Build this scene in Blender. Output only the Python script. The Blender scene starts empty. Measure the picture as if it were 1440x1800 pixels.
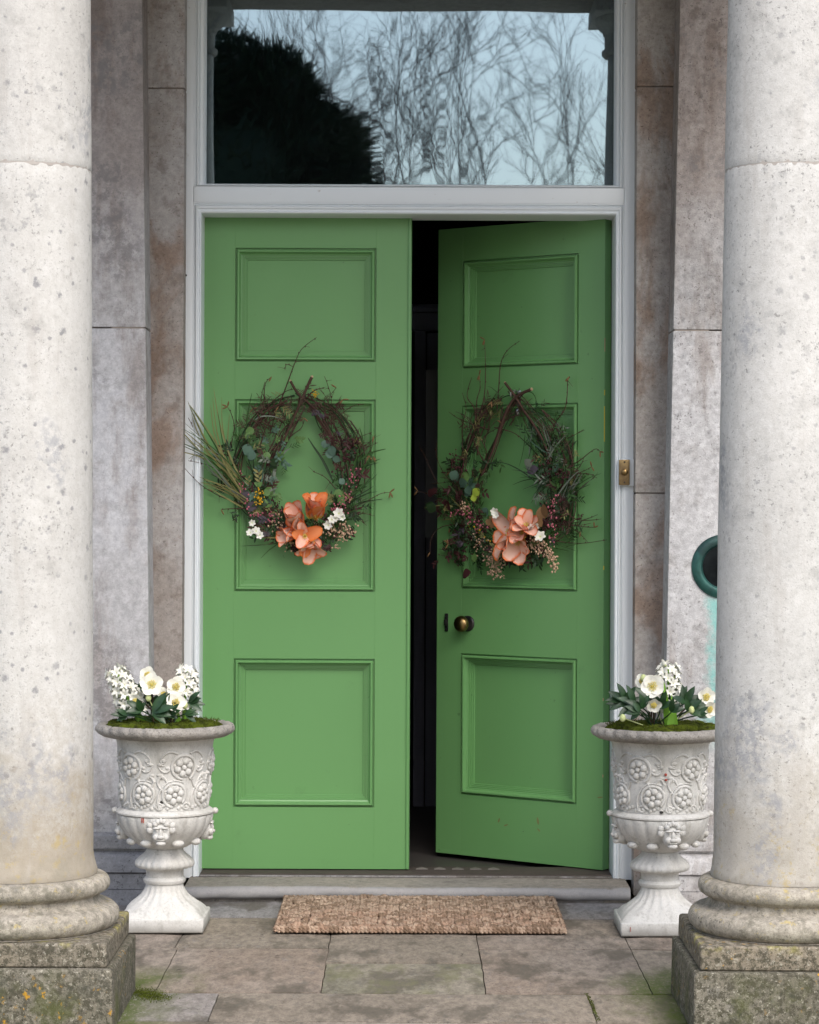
import bpy, bmesh, math, random
from mathutils import Vector, Matrix, noise as mnoise
R = math.radians
random.seed(7)
sc = bpy.context.scene
# ------------------------------------------------------------------ camera
F = 4300.0; CAMY = -8.96; CAMZ = 1.393; ROLL = R(0.25); HOR = 10.0
cam_d = bpy.data.cameras.new('camera'); cam = bpy.data.objects.new('camera', cam_d)
sc.collection.objects.link(cam); sc.camera = cam
cam.location = (0, CAMY, CAMZ); cam.rotation_euler = (R(90), -ROLL, 0)
cam_d.sensor_fit = 'HORIZONTAL'; cam_d.sensor_width = 36.0; cam_d.lens = F/1440*36
cam_d.shift_y = -HOR/1440; cam_d.clip_start = 0.1; cam_d.clip_end = 2000
sc.cycles.max_bounces = 7; sc.cycles.diffuse_bounces = 3; sc.cycles.glossy_bounces = 3; sc.cycles.transparent_max_bounces = 6
sc.render.resolution_x = 819; sc.render.resolution_y = 1024
# ------------------------------------------------------------------ light
SUN_AZ = R(161); SUN_EL = R(46)
w = bpy.data.worlds.new('World'); sc.world = w; w.use_nodes = True
nt = w.node_tree; nt.nodes.clear()
sky = nt.nodes.new('ShaderNodeTexSky'); sky.sky_type = 'NISHITA'; sky.sun_disc = False
sky.sun_elevation = SUN_EL; sky.sun_rotation = SUN_AZ; sky.dust_density = 3.0; sky.air_density = 1.0
hs = nt.nodes.new('ShaderNodeHueSaturation'); hs.inputs['Saturation'].default_value = 0.80
bg = nt.nodes.new('ShaderNodeBackground'); bg.inputs['Strength'].default_value = 0.14
wo = nt.nodes.new('ShaderNodeOutputWorld')
nt.links.new(sky.outputs[0], hs.inputs['Color']); nt.links.new(hs.outputs[0], bg.inputs['Color']); nt.links.new(bg.outputs[0], wo.inputs[0])
sl = bpy.data.lights.new('sun', 'SUN'); sl.energy = 1.25; sl.angle = R(40); sl.color = (1.0, .975, .945)
so = bpy.data.objects.new('sun', sl); sc.collection.objects.link(so)
tosun = Vector((math.sin(SUN_AZ)*math.cos(SUN_EL), math.cos(SUN_AZ)*math.cos(SUN_EL), math.sin(SUN_EL)))
so.rotation_euler = (-tosun).to_track_quat('-Z', 'Y').to_euler(); so.location = (2, -6, 8)
vs = sc.view_settings
vs.view_transform = 'Standard'; vs.look = 'None'; vs.exposure = 0.80; vs.gamma = 1.0; vs.use_curve_mapping = False

# ------------------------------------------------------------------ pixel -> place
def ray(px, py):
    c, s = math.cos(ROLL), math.sin(ROLL); dx = px-720; dy = py-900
    x = dx*c+dy*s; y = -dx*s+dy*c
    return Vector((x/F, 1.0, -(y+HOR)/F))
CAM = Vector((0, CAMY, CAMZ))
def P(px, py, Y): return CAM + ray(px, py)*(Y-CAMY)
def PZ(px, py, Z):
    r = ray(px, py); return CAM + r*((Z-CAMZ)/r.z)

# ------------------------------------------------------------------ materials
class M:
    def __init__(s, name, rough=.6, spec=.5):
        s.m = bpy.data.materials.new(name); s.m.use_nodes = True; s.t = s.m.node_tree
        s.t.nodes.clear(); s.b = s.t.nodes.new('ShaderNodeBsdfPrincipled'); s.o = s.t.nodes.new('ShaderNodeOutputMaterial')
        s.t.links.new(s.b.outputs[0], s.o.inputs[0]); s.b.inputs['Roughness'].default_value = rough
        s.b.inputs['Specular IOR Level'].default_value = spec; s._p = None
    def put(s, sock, v):
        if hasattr(v, 'links'): s.t.links.new(v, sock)
        elif isinstance(v, (tuple, list)) and len(v) == 3 and sock.type == 'RGBA': sock.default_value = (*v, 1)
        else: sock.default_value = v
    def set(s, **k):
        for a, v in k.items(): s.put(s.b.inputs[a.replace('_', ' ')], v)
        return s
    def pos(s):
        if s._p is None: s._p = s.t.nodes.new('ShaderNodeNewGeometry').outputs['Position']
        return s._p
    def local(s): return s.t.nodes.new('ShaderNodeTexCoord').outputs['Object']
    def xyz(s, v=None):
        n = s.t.nodes.new('ShaderNodeSeparateXYZ'); s.put(n.inputs[0], v or s.pos()); return n.outputs
    def map(s, scale=(1,1,1), loc=(0,0,0), v=None):
        n = s.t.nodes.new('ShaderNodeMapping'); s.put(n.inputs['Vector'], v or s.pos()); n.inputs['Scale'].default_value = scale; n.inputs['Location'].default_value = loc
        return n.outputs[0]
    def noise(s, scale, detail=4, rough=.55, vec=None, dist=0):
        n = s.t.nodes.new('ShaderNodeTexNoise'); s.put(n.inputs['Vector'], vec or s.pos())
        n.inputs['Scale'].default_value = scale; n.inputs['Detail'].default_value = detail; n.inputs['Roughness'].default_value = rough; n.inputs['Distortion'].default_value = dist
        return n.outputs['Fac']
    def voro(s, scale, vec=None, feat='F1'):
        n = s.t.nodes.new('ShaderNodeTexVoronoi'); n.feature = feat; s.put(n.inputs['Vector'], vec or s.pos()); n.inputs['Scale'].default_value = scale
        return n.outputs['Distance']
    def cells(s, scale, vec):
        n = s.t.nodes.new('ShaderNodeTexVoronoi'); s.put(n.inputs['Vector'], vec); n.inputs['Scale'].default_value = scale
        q = s.t.nodes.new('ShaderNodeSeparateColor'); s.t.links.new(n.outputs['Color'], q.inputs[0]); return n.outputs['Distance'], q.outputs[0]
    def noisec(s, scale, vec):
        n = s.t.nodes.new('ShaderNodeTexNoise'); s.put(n.inputs['Vector'], vec); n.inputs['Scale'].default_value = scale; n.inputs['Detail'].default_value = 1; return n.outputs['Color']
    def step(s, f, a, b, lo=0., hi=1.):
        n = s.t.nodes.new('ShaderNodeMapRange'); n.interpolation_type = 'SMOOTHSTEP'
        if a > b: a, b, lo, hi = b, a, hi, lo
        s.put(n.inputs[0], f); n.inputs[1].default_value = a; n.inputs[2].default_value = b; n.inputs[3].default_value = lo; n.inputs[4].default_value = hi
        return n.outputs[0]
    def math(s, op, a, b=0.):
        n = s.t.nodes.new('ShaderNodeMath'); n.operation = op; s.put(n.inputs[0], a); s.put(n.inputs[1], b); return n.outputs[0]
    def mul(s, *a):
        r = a[0]
        for b in a[1:]: r = s.math('MULTIPLY', r, b)
        return r
    def add(s, a, b): return s.math('ADD', a, b)
    def mix(s, f, a, b, mode='MIX'):
        n = s.t.nodes.new('ShaderNodeMix'); n.data_type = 'RGBA'; n.blend_type = mode
        s.put(n.inputs[0], f); s.put(n.inputs[6], a); s.put(n.inputs[7], b); return n.outputs[2]
    def bump(s, h, strength=.5, dist=.003):
        n = s.t.nodes.new('ShaderNodeBump'); n.inputs['Strength'].default_value = strength; n.inputs['Distance'].default_value = dist
        s.put(n.inputs['Height'], h); s.t.links.new(n.outputs[0], s.b.inputs['Normal'])
    def attr(s, name='Col'):
        n = s.t.nodes.new('ShaderNodeAttribute'); n.attribute_name = name; return n
    def rnd(s): return s.t.nodes.new('ShaderNodeObjectInfo').outputs['Random']

def stone(name, base, alt, dirt, spot=(.22,.22,.23), alt_amt=(.42,.62), dirt_amt=(.55,.75), spots=1.0, pits=.6, bump=.5, extra=None, seed=0, scale=1.0, grain=.34, pscale=(1,1,1), blobs=0):
    m = M(name, .88, .25); p = m.map(loc=(seed, seed*.7, seed*1.3), scale=pscale)
    big = m.noise(2.1*scale, 4, .62, p); mid = m.noise(9*scale, 4, .65, p); fine = m.noise(38, 5, .82, p); grit = m.noise(210, 2, .75, p)
    c = m.mix(m.step(big, *alt_amt), base, alt)
    c = m.mix(m.mul(m.step(mid, *dirt_amt), .75), c, dirt)
    c = m.mix(grain, c, m.mix(m.step(fine, .25, .75), (.15,.15,.15), (.85,.85,.85)), 'OVERLAY')
    cl = m.noise(3.6, 3, .6, p)
    s1 = m.mul(m.step(m.noise(30, 4, .7, p), .54, .68), m.step(cl, .44, .62), .55*spots); c = m.mix(s1, c, spot)
    c = m.mix(m.mul(m.step(m.noise(85, 3, .75, m.map(loc=(seed,9,seed))), .585, .66), m.step(cl, .36, .60, .3, 1.), .75*pits), c, tuple(x*.55 for x in dirt))
    if blobs:
        c = m.mix(m.mul(m.step(m.noise(120, 3, .7, m.map(loc=(2,seed,seed))), .63, .70), m.step(m.noise(6, 3, .6, m.map(loc=(seed,2,7))), .42, .62, .12, 1.), .30+.5*max(0, blobs-.4)), c, (.26,.245,.225))
        vd, vc = m.cells(15, p); wob = m.mul(m.add(m.noise(60, 4, .8, p), -.5), .55)
        dots = m.mul(m.step(m.add(vd, wob), .22, .06), m.step(vc, .60, .72), blobs); c = m.mix(dots, c, spot)
        vd, vc = m.cells(33, p); dots = m.mul(m.step(m.add(vd, wob), .26, .08), m.step(vc, .66, .76), blobs*.9); c = m.mix(dots, c, spot)
    s3 = m.mul(m.step(grit, .58, .72), .35*pits); c = m.mix(s3, c, tuple(x*.55 for x in dirt))
    h = m.add(m.mul(fine, .6), m.mul(grit, .4))
    if extra: c = extra(m, c, p, big, mid, fine)
    m.set(Base_Color=c); m.bump(h, bump, .004)
    return m.m

def col_extra(patches, low=1.0):
    def f(m, c, p, big, mid, fine):
        z = m.xyz()[2]
        zz = m.add(z, m.mul(m.add(mid, -.5), .5))
        c = m.mix(m.mul(m.step(m.add(zz, m.mul(m.add(fine, -.5), .4)), .90, .42), .85*low), c, (.34,.29,.22))                     # splash-back tan near the base
        ly = m.mul(m.step(m.noise(26, 5, .75, p), .54, .66), m.step(zz, .66, .42)); c = m.mix(m.mul(ly, .6), c, (.45,.34,.12))
        c = m.mix(m.mul(m.step(zz, .46, .30), .55), c, (.24,.22,.17))
        g = m.noise(3.3, 5, .6, m.map(loc=(patches, 2, 3), scale=(1,1,.8)))
        ro = m.noise(5.5, 5, .7, m.map(scale=(2.4,2.4,.28), loc=(patches,1,1))); c = m.mix(m.mul(m.step(ro, .52, .68), .38), c, (.40,.375,.345))
        gg = m.mul(m.step(g, .56, .66), m.step(m.noise(48, 4, .75, p), .40, .58)); c = m.mix(m.mul(gg, .62), c, (.27,.28,.31))
        return c
    return f
def plinth_extra(m, c, p, big, mid, fine):
    c = m.mix(m.mul(m.step(m.noise(55, 4, .8, m.map(loc=(6,2,2))), .44, .58), .85), c, (.065,.06,.042)); c = m.mix(m.mul(m.step(m.noise(75, 3, .8, m.map(loc=(1,2,9))), .56, .66), .7), c, (.44,.41,.34))
    z = m.xyz()[2]
    g = m.mul(m.step(m.noise(7, 6, .7, p), .47, .66), m.step(z, .22, .05)); c = m.mix(m.mul(g, .75), c, (.085,.095,.03))
    d = m.mul(m.step(m.noise(12, 6, .75, m.map(loc=(3,1,7))), .52, .66), m.step(z, .20, .10)); c = m.mix(m.mul(d, .8), c, (.06,.06,.045))
    o = m.mul(m.step(m.noise(40, 4, .65, m.map(loc=(9,4,1))), .62, .69), m.step(m.noise(3, 2, .5, p), .45, .6)); c = m.mix(m.mul(o, .9), c, (.50,.27,.03))
    y = m.mul(m.step(m.noise(11, 4, .6, m.map(loc=(2,8,5))), .52, .68), m.step(z, .20, .23)); c = m.mix(m.mul(y, .7), c, (.42,.38,.10))
    return c
mat = {}
mat['column_l'] = stone('column_stone', (.565,.556,.530), (.51,.50,.475), (.38,.37,.35), extra=col_extra(1.5, 1.0), seed=1, spots=.9, blobs=.8, grain=.15, pits=.9)
mat['column_r'] = stone('column_stone_greyed', (.575,.568,.545), (.515,.51,.49), (.36,.355,.34), extra=col_extra(11.7, .6), seed=14, spots=.7, pits=1., blobs=.5, grain=.18)
mat['base'] = stone('column_base_stone', (.40,.365,.305), (.33,.30,.25), (.18,.165,.135), grain=.5, extra=lambda m, c, p, b, mi, f: m.mix(m.mul(m.step(m.noise(34, 5, .75, p), .58, .68), .7), m.mix(m.mul(m.step(m.noise(22, 5, .8, m.map(loc=(4,4,1))), .48, .64), .6), c, (.13,.122,.09)), (.46,.36,.12)), seed=3, pits=1.2, bump=.9)
mat['plinth'] = stone('plinth_stone', (.17,.155,.12), (.23,.21,.17), (.075,.068,.05), extra=plinth_extra, seed=5, pits=1.4, bump=1.0, spots=.4)
mat['plinth_top'] = stone('plinth_upper_stone', (.27,.23,.175), (.21,.185,.145), (.10,.088,.065), extra=plinth_extra, seed=8, pits=1.2, bump=.9, spots=.4)
def wall_extra(k):
    def f(m, c, p, big, mid, fine):
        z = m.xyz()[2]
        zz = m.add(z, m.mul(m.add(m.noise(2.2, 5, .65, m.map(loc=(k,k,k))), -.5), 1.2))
        c = m.mix(m.mul(m.step(zz, 1.95, 2.75), .95), c, (.63,.555,.505), 'MULTIPLY')          # brown staining plus porch shade painted into the stone, deepening upwards
        sv = m.noise(3.2, 5, .65, m.map(scale=(2.2,1,.55), loc=(k*3,2,k))); c = m.mix(m.mul(m.step(sv, .48, .64), .8), c, (.62,.56,.52), 'MULTIPLY')
        d = m.mul(m.step(m.noise(26, 5, .75, m.map(loc=(k*2,1,3))), .46, .60), m.step(m.noise(2.6, 3, .5, m.map(loc=(3,k,1))), .45, .58)); c = m.mix(m.mul(d, .7), c, (.20,.19,.19))
        return c
    return f
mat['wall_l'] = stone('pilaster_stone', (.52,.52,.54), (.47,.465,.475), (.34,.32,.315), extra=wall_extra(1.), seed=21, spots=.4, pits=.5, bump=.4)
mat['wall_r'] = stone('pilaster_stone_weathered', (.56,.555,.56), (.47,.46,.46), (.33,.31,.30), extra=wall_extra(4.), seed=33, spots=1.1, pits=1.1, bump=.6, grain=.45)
def teal(m, c, p, b, mi, f):
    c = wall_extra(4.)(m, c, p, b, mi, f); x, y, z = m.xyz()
    n = m.mul(m.add(m.noise(6, 5, .65, p), -.5), .25)
    xx = m.add(x, n)
    k = m.mul(m.step(xx, 1.015, 1.06), m.step(xx, 1.24, 1.17), m.step(m.add(z, n), .48, .74), m.step(z, 1.10, 1.05))
    return m.mix(m.mul(k, m.step(m.noise(14, 5, .7, p), .2, .62), .85), c, (.22,.56,.52))
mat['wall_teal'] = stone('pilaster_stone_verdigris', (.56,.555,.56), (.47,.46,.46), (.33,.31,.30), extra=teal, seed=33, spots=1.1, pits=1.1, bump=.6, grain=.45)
def brown(k):
    def f(m, c, p, b, mi, fi):
        n = m.noise(3.0, 6, .62, m.map(scale=(1.6,1,.8), loc=(k,0,k)), .4)
        c = m.mix(m.mul(m.step(n, .45, .60), .9), c, (.70,.56,.47), 'MULTIPLY')
        return m.mix(m.mul(m.step(m.noise(13, 5, .7, m.map(loc=(k,3,k))), .56, .68), .5), c, (.17,.14,.12))
    return f
mat['jamb_l'] = stone('jamb_stone', (.33,.295,.27), (.42,.40,.39), (.23,.19,.165), extra=brown(2.), seed=41, spots=.6, pits=1.0)
mat['jamb_r'] = stone('jamb_stone_worn', (.37,.34,.315), (.42,.395,.375), (.24,.205,.18), extra=brown(6.3), seed=47, spots=.8, pits=1.1)
mat['socle'] = stone('socle_stone', (.27,.27,.285), (.33,.33,.34), (.16,.16,.17), seed=52, spots=.4, pits=1.1)
mat['step'] = stone('step_stone', (.30,.27,.235), (.25,.23,.205), (.15,.14,.125), seed=61, spots=.7, pits=.8, extra=lambda m, c, p, b, mi, f: m.mix(m.mul(m.step(m.add(m.xyz()[1], m.mul(m.add(mi, -.5), .08)), -.325, -.345), .6), c, (.34,.345,.36)))
def slab_mat(name, base, alt, dirt, sd, moss=0.0):
    def ex(m, c, p, b, mi, f):
        st = m.noise(4, 5, .68, m.map(scale=(1.1,.5,1), loc=(sd,0,0)))
        c = m.mix(m.mul(m.step(st, .49, .62), .75), c, (.10,.088,.07))
        c = m.mix(m.mul(m.step(m.noise(18, 4, .75, m.map(scale=(1,.45,1))), .56, .68), .5), c, (.12,.115,.10))
        x, y, z = m.xyz(); ax = m.math('ABSOLUTE', m.add(x, .01))
        n = m.mul(m.add(m.noise(8, 5, .7, p), -.5), .5)
        ms = m.mul(m.step(m.add(ax, n), .58, .80), m.step(m.add(y, n), -1.48, -1.75), m.step(m.noise(90, 4, .8, m.map(scale=(1,.5,1))), .28, .52))
        c = m.mix(m.mul(ms, .9), c, (.085,.115,.022))
        if moss: c = m.mix(m.mul(m.step(m.noise(10, 6, .7, p), .45, .62), moss), c, (.17,.17,.09))
        return c
    return stone(name, base, alt, dirt, seed=sd, spots=.5, pits=1.1, bump=.9, grain=.5, extra=ex, pscale=(1,.4,1))
mat['slab_a'] = slab_mat('paving_pinkish', (.255,.205,.165), (.29,.245,.205), (.16,.13,.105), 71)
mat['slab_b'] = slab_mat('paving_buff', (.285,.245,.20), (.24,.205,.165), (.16,.135,.11), 75)
mat['slab_c'] = slab_mat('paving_greenish', (.22,.205,.155), (.27,.24,.195), (.13,.12,.09), 79, .55)
mat['slab_d'] = slab_mat('paving_blue_grey', (.26,.25,.25), (.28,.255,.24), (.16,.155,.155), 83)
m = M('mortar', .95, .1); m.set(Base_Color=m.mix(m.step(m.noise(6, 5), .45, .65), (.085,.072,.06), (.06,.065,.03))); mat['mortar'] = m.m
m = M('joint_mortar', .95, .1); m.set(Base_Color=m.mix(m.noise(40, 4), (.24,.205,.175), (.36,.32,.285))); m.bump(m.noise(150), .6, .004); mat['joint'] = m.m
m = M('column_mortar', .95, .1); m.set(Base_Color=m.mix(m.noise(40, 4), (.30,.27,.24), (.48,.45,.42))); mat['column_joint'] = m.m
def paint(name, col, dark, rough=.29, chips=None, streak=(30, 30, 3), bmp=.10):
    m = M(name, rough, .5)
    n = m.noise(1.6, 4); br = m.noise(1, 5, .6, m.map(scale=streak))
    c = m.mix(m.mul(m.step(n, .35, .7), .5), col, dark)
    c = m.mix(m.mul(m.step(m.noise(9, 6, .7), .60, .78), .35), c, tuple(x*.7 for x in dark))
    c = m.mix(m.mul(m.step(m.noise(38, 4, .6), .705, .735), .55), c, chips or tuple(x*.5 for x in dark))
    m.set(Base_Color=c, Roughness=m.add(rough-.05, m.mul(m.noise(5, 5), .14)))
    m.bump(m.add(m.mul(br, .6), m.mul(m.noise(28, 3), .6)), bmp, .0015)
    return m.m
mat['green'] = paint('green_door_paint', (.138,.318,.112), (.128,.295,.104))
mat['white'] = paint('white_joinery_paint', (.77,.815,.84), (.73,.77,.80), .38, (.45,.42,.38), bmp=.03)
m = M('dark_green_edge', .5); m.set(Base_Color=(.12,.27,.10)); mat['green_edge'] = m.m
m = M('chipped_yellow_paint', .6); m.set(Base_Color=(.55,.47,.05)); mat['yellow_chip'] = m.m
def metal(name, a, b, rough, met=1.0, sc_=20):
    m = M(name, rough); m.set(Base_Color=m.mix(m.step(m.noise(sc_, 5, .65), .38, .66), a, b), Metallic=met, Roughness=m.add(rough-.1, m.mul(m.noise(sc_*2, 4), .2))); return m.m
mat['brass'] = metal('aged_brass', (.42,.29,.12), (.20,.13,.06), .30)
mat['brass_dull'] = metal('dull_brass', (.30,.215,.10), (.17,.115,.06), .5, .8)
mat['iron'] = metal('black_iron', (.02,.02,.022), (.06,.055,.05), .45, .6)
mat['steel'] = metal('silvery_hook_metal', (.55,.56,.57), (.40,.40,.40), .3)
mat['verdigris'] = metal('verdigris_bronze', (.03,.115,.10), (.018,.05,.048), .42, .4, 14)
mat['bronze_dark'] = metal('dark_bronze', (.006,.008,.009), (.014,.018,.019), .55, .1)
mat['bronze_dark'].node_tree.nodes['Principled BSDF'].inputs['Specular IOR Level'].default_value = .06
def flat(name, col, rough=.7, var=.35, sc_=60, spec=.3, bump=0, sss=0):
    m = M(name, rough, spec); c = m.mix(m.mul(m.step(m.noise(sc_, 4, .6), .3, .7), var), col, tuple(x*.45 for x in col))
    c2 = m.mix(m.mul(m.rnd(), .35), c, tuple(min(1, x*1.5) for x in col)); m.set(Base_Color=c2)
    if bump: m.bump(m.noise(sc_*3, 4), bump, .002)
    return m.m
mat['bark'] = flat('twig_bark', (.072,.038,.027), .8, .6, 90)
mat['bark_pale'] = flat('cut_wood', (.45,.33,.20), .8, .3)
mat['bark_grey'] = flat('thin_twig', (.075,.052,.035), .8, .5)
mat['catkin'] = flat('catkin', (.22,.125,.055), .85, .5, 300, bump=.5)
mat['grass'] = flat('dry_grass_blade', (.21,.20,.075), .6, .35, 40)
mat['blade'] = flat('green_blade', (.032,.080,.018), .5, .35, 40)
mat['leafdark'] = flat('dark_leaf', (.018,.042,.014), .5, .4, 50)
mat['leafgrey'] = flat('silvery_leaf', (.17,.20,.155), .6, .35, 50)
mat['euc'] = flat('eucalyptus_leaf', (.075,.14,.10), .5, .3, 40)
mat['eucgreen'] = flat('fresh_leaf', (.10,.19,.055), .5, .3, 40)
mat['purple'] = flat('purple_leaf', (.075,.06,.075), .6, .4)
mat['maroon'] = flat('maroon_leaf', (.060,.018,.020), .6, .5, 200)
mat['pink'] = flat('waxflower_bud', (.46,.13,.17), .5, .6, 200)
mat['seed'] = flat('cream_pepperberry', (.56,.37,.25), .6, .5, 200)
mat['mimosa'] = flat('yellow_mimosa', (.62,.36,.02), .8, .4, 200)
mat['limegreen'] = flat('lime_hellebore', (.32,.42,.05), .6, .3)
m = M('tulip_petal', .45, .35); a = m.attr(); rgb = m.t.nodes.new('ShaderNodeSeparateColor'); m.t.links.new(a.outputs['Color'], rgb.inputs[0])
edge, along, kind = rgb.outputs[0], rgb.outputs[1], rgb.outputs[2]
c = m.mix(m.step(m.add(edge, m.mul(m.add(m.noise(120), -.5), .5)), .50, 1.0), (.88,.55,.43), (.78,.17,.03))
c = m.mix(m.mul(m.step(kind, .4, .6), .8), c, (.84,.24,.04))
c = m.mix(m.step(along, .22, .02), c, (.75,.55,.10))
m.set(Base_Color=c, Subsurface_Weight=.15, Subsurface_Radius=(.004,.002,.001)); m.bump(m.noise(1, 3, .5, m.map(scale=(260,260,60))), .25, .001); mat['tulip'] = m.m
m = M('white_petal', .5, .3); a = m.attr(); rgb = m.t.nodes.new('ShaderNodeSeparateColor'); m.t.links.new(a.outputs['Color'], rgb.inputs[0])
m.set(Base_Color=m.mix(m.step(rgb.outputs[1], .30, .05), (.80,.79,.71), (.58,.64,.30)), Subsurface_Weight=.12, Subsurface_Radius=(.004,.004,.003)); mat['petal'] = m.m
mat['stamen'] = flat('yellow_stamen', (.72,.58,.16), .7, .3)
m = M('hellebore_leaf', .38, .5); m.set(Base_Color=m.mix(m.step(m.noise(30, 4), .35, .7), (.024,.068,.022), (.012,.036,.013))); mat['hleaf'] = m.m
m = M('fresh_green_leaf', .4, .5); m.set(Base_Color=m.mix(m.noise(30, 4), (.13,.33,.02), (.22,.42,.05))); mat['hyleaf'] = m.m
m = M('moss_green', .95, .1); m.set(Base_Color=m.mix(m.step(m.noise(45, 6, .7), .38, .66), (.095,.125,.012), (.035,.040,.010))); m.bump(m.noise(180, 5, .8), 1., .006); mat['moss'] = m.m
m = M('potting_soil', .95, .1); m.set(Base_Color=(.03,.022,.016)); m.bump(m.noise(120, 5, .8), 1., .006); mat['soil'] = m.m
def urn_mat(name, base, dirty, k, spk=.12, bs=.35):
    m = M(name, .7, .3); p = m.local()
    n = m.noise(9, 6, .65, m.map(v=p, loc=(k,k,k))); c = m.mix(m.mul(m.step(n, .46, .66), .75), base, dirty); c = m.mix(m.mul(m.step(m.noise(7, 5, .7, m.map(v=p, scale=(2.6,2.6,.5), loc=(k,k,1))), .52, .68), .5), c, (.30,.285,.25))
    c = m.mix(m.mul(m.step(m.noise(46, 5, .75, p), .57, .70), .55), c, tuple(x*.6 for x in dirty))
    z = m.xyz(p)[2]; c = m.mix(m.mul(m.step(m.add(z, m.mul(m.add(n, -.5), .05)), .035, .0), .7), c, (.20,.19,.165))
    c = m.mix(m.mul(m.step(m.noise(150, 4, .8, p), .50, .64), spk), c, tuple(x*.35 for x in dirty))
    m.set(Base_Color=c); m.bump(m.add(m.noise(70, 5, .7, p), m.noise(200, 3, .7, p)), bs, .003); return m.m
mat['urn'] = urn_mat('white_painted_stone', (.62,.61,.58), (.47,.455,.42), .7, .2)
mat['urn_rim'] = urn_mat('bare_weathered_rim', (.38,.355,.325), (.22,.205,.185), 2.3, .55, 1.0)
m = M('flaked_paint_red', .8); m.set(Base_Color=(.33,.06,.04)); mat['red'] = m.m
m = M('jute', .9, .1); n = m.noise(25, 4, .6); c = m.mix(m.step(n, .35, .65), (.36,.225,.155), (.27,.185,.135)); c = m.mix(m.mul(m.step(m.xyz()[1], -.85, -.55), .55), c, (.30,.235,.175))
c = m.mix(m.mul(m.step(m.noise(420, 2), .45, .65), .5), c, (.60,.47,.35)); cd, cr_ = m.cells(62, m.map(scale=(1,.7,.3))); c = m.mix(m.mul(m.step(cr_, .55, .75), .65), c, (.17,.115,.075)); c = m.mix(m.mul(m.step(cr_, .30, .15), .5), c, (.52,.40,.30)); m.set(Base_Color=c); m.bump(m.noise(700, 2), .8, .002); mat['jute'] = m.m
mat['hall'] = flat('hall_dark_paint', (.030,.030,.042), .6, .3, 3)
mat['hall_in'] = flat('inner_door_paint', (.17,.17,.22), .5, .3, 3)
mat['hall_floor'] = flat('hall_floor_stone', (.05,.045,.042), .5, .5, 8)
mat['tile_dark'] = flat('dark_threshold_timber', (.07,.055,.05), .7, .5, 20)
mat['tile_pale'] = flat('pale_triangle_tile', (.17,.155,.14), .6, .4, 20)
mat['ceiling'] = stone('porch_ceiling_stone', (.40,.37,.34), (.36,.33,.30), (.25,.225,.20), seed=90)
m = M('glass', 0., .5); fr = m.t.nodes.new('ShaderNodeFresnel'); fr.inputs['IOR'].default_value = 3.7
gl = m.t.nodes.new('ShaderNodeBsdfGlossy'); gl.inputs['Roughness'].default_value = 0.015; gl.inputs['Color'].default_value = (.70,.90,1,1)
tr = m.t.nodes.new('ShaderNodeBsdfTransparent'); tr.inputs['Color'].default_value = (.85,.9,.9,1); mx = m.t.nodes.new('ShaderNodeMixShader')
m.t.links.new(fr.outputs[0], mx.inputs[0]); m.t.links.new(tr.outputs[0], mx.inputs[1]); m.t.links.new(gl.outputs[0], mx.inputs[2]); m.t.links.new(mx.outputs[0], m.o.inputs[0]); m.t.nodes.remove(m.b); mat['glass'] = m.m
m = M('garden_gravel', .95, .1); m.set(Base_Color=m.mix(m.noise(30, 5), (.30,.27,.23), (.42,.39,.35))); m.bump(m.noise(90, 3), .8, .01); mat['gravel'] = m.m
mat['treebark'] = flat('winter_bark', (.085,.065,.055), .9, .4, 6)
mat['conifer'] = flat('conifer_needles', (.018,.036,.016), .7, .5, 3)

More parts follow.
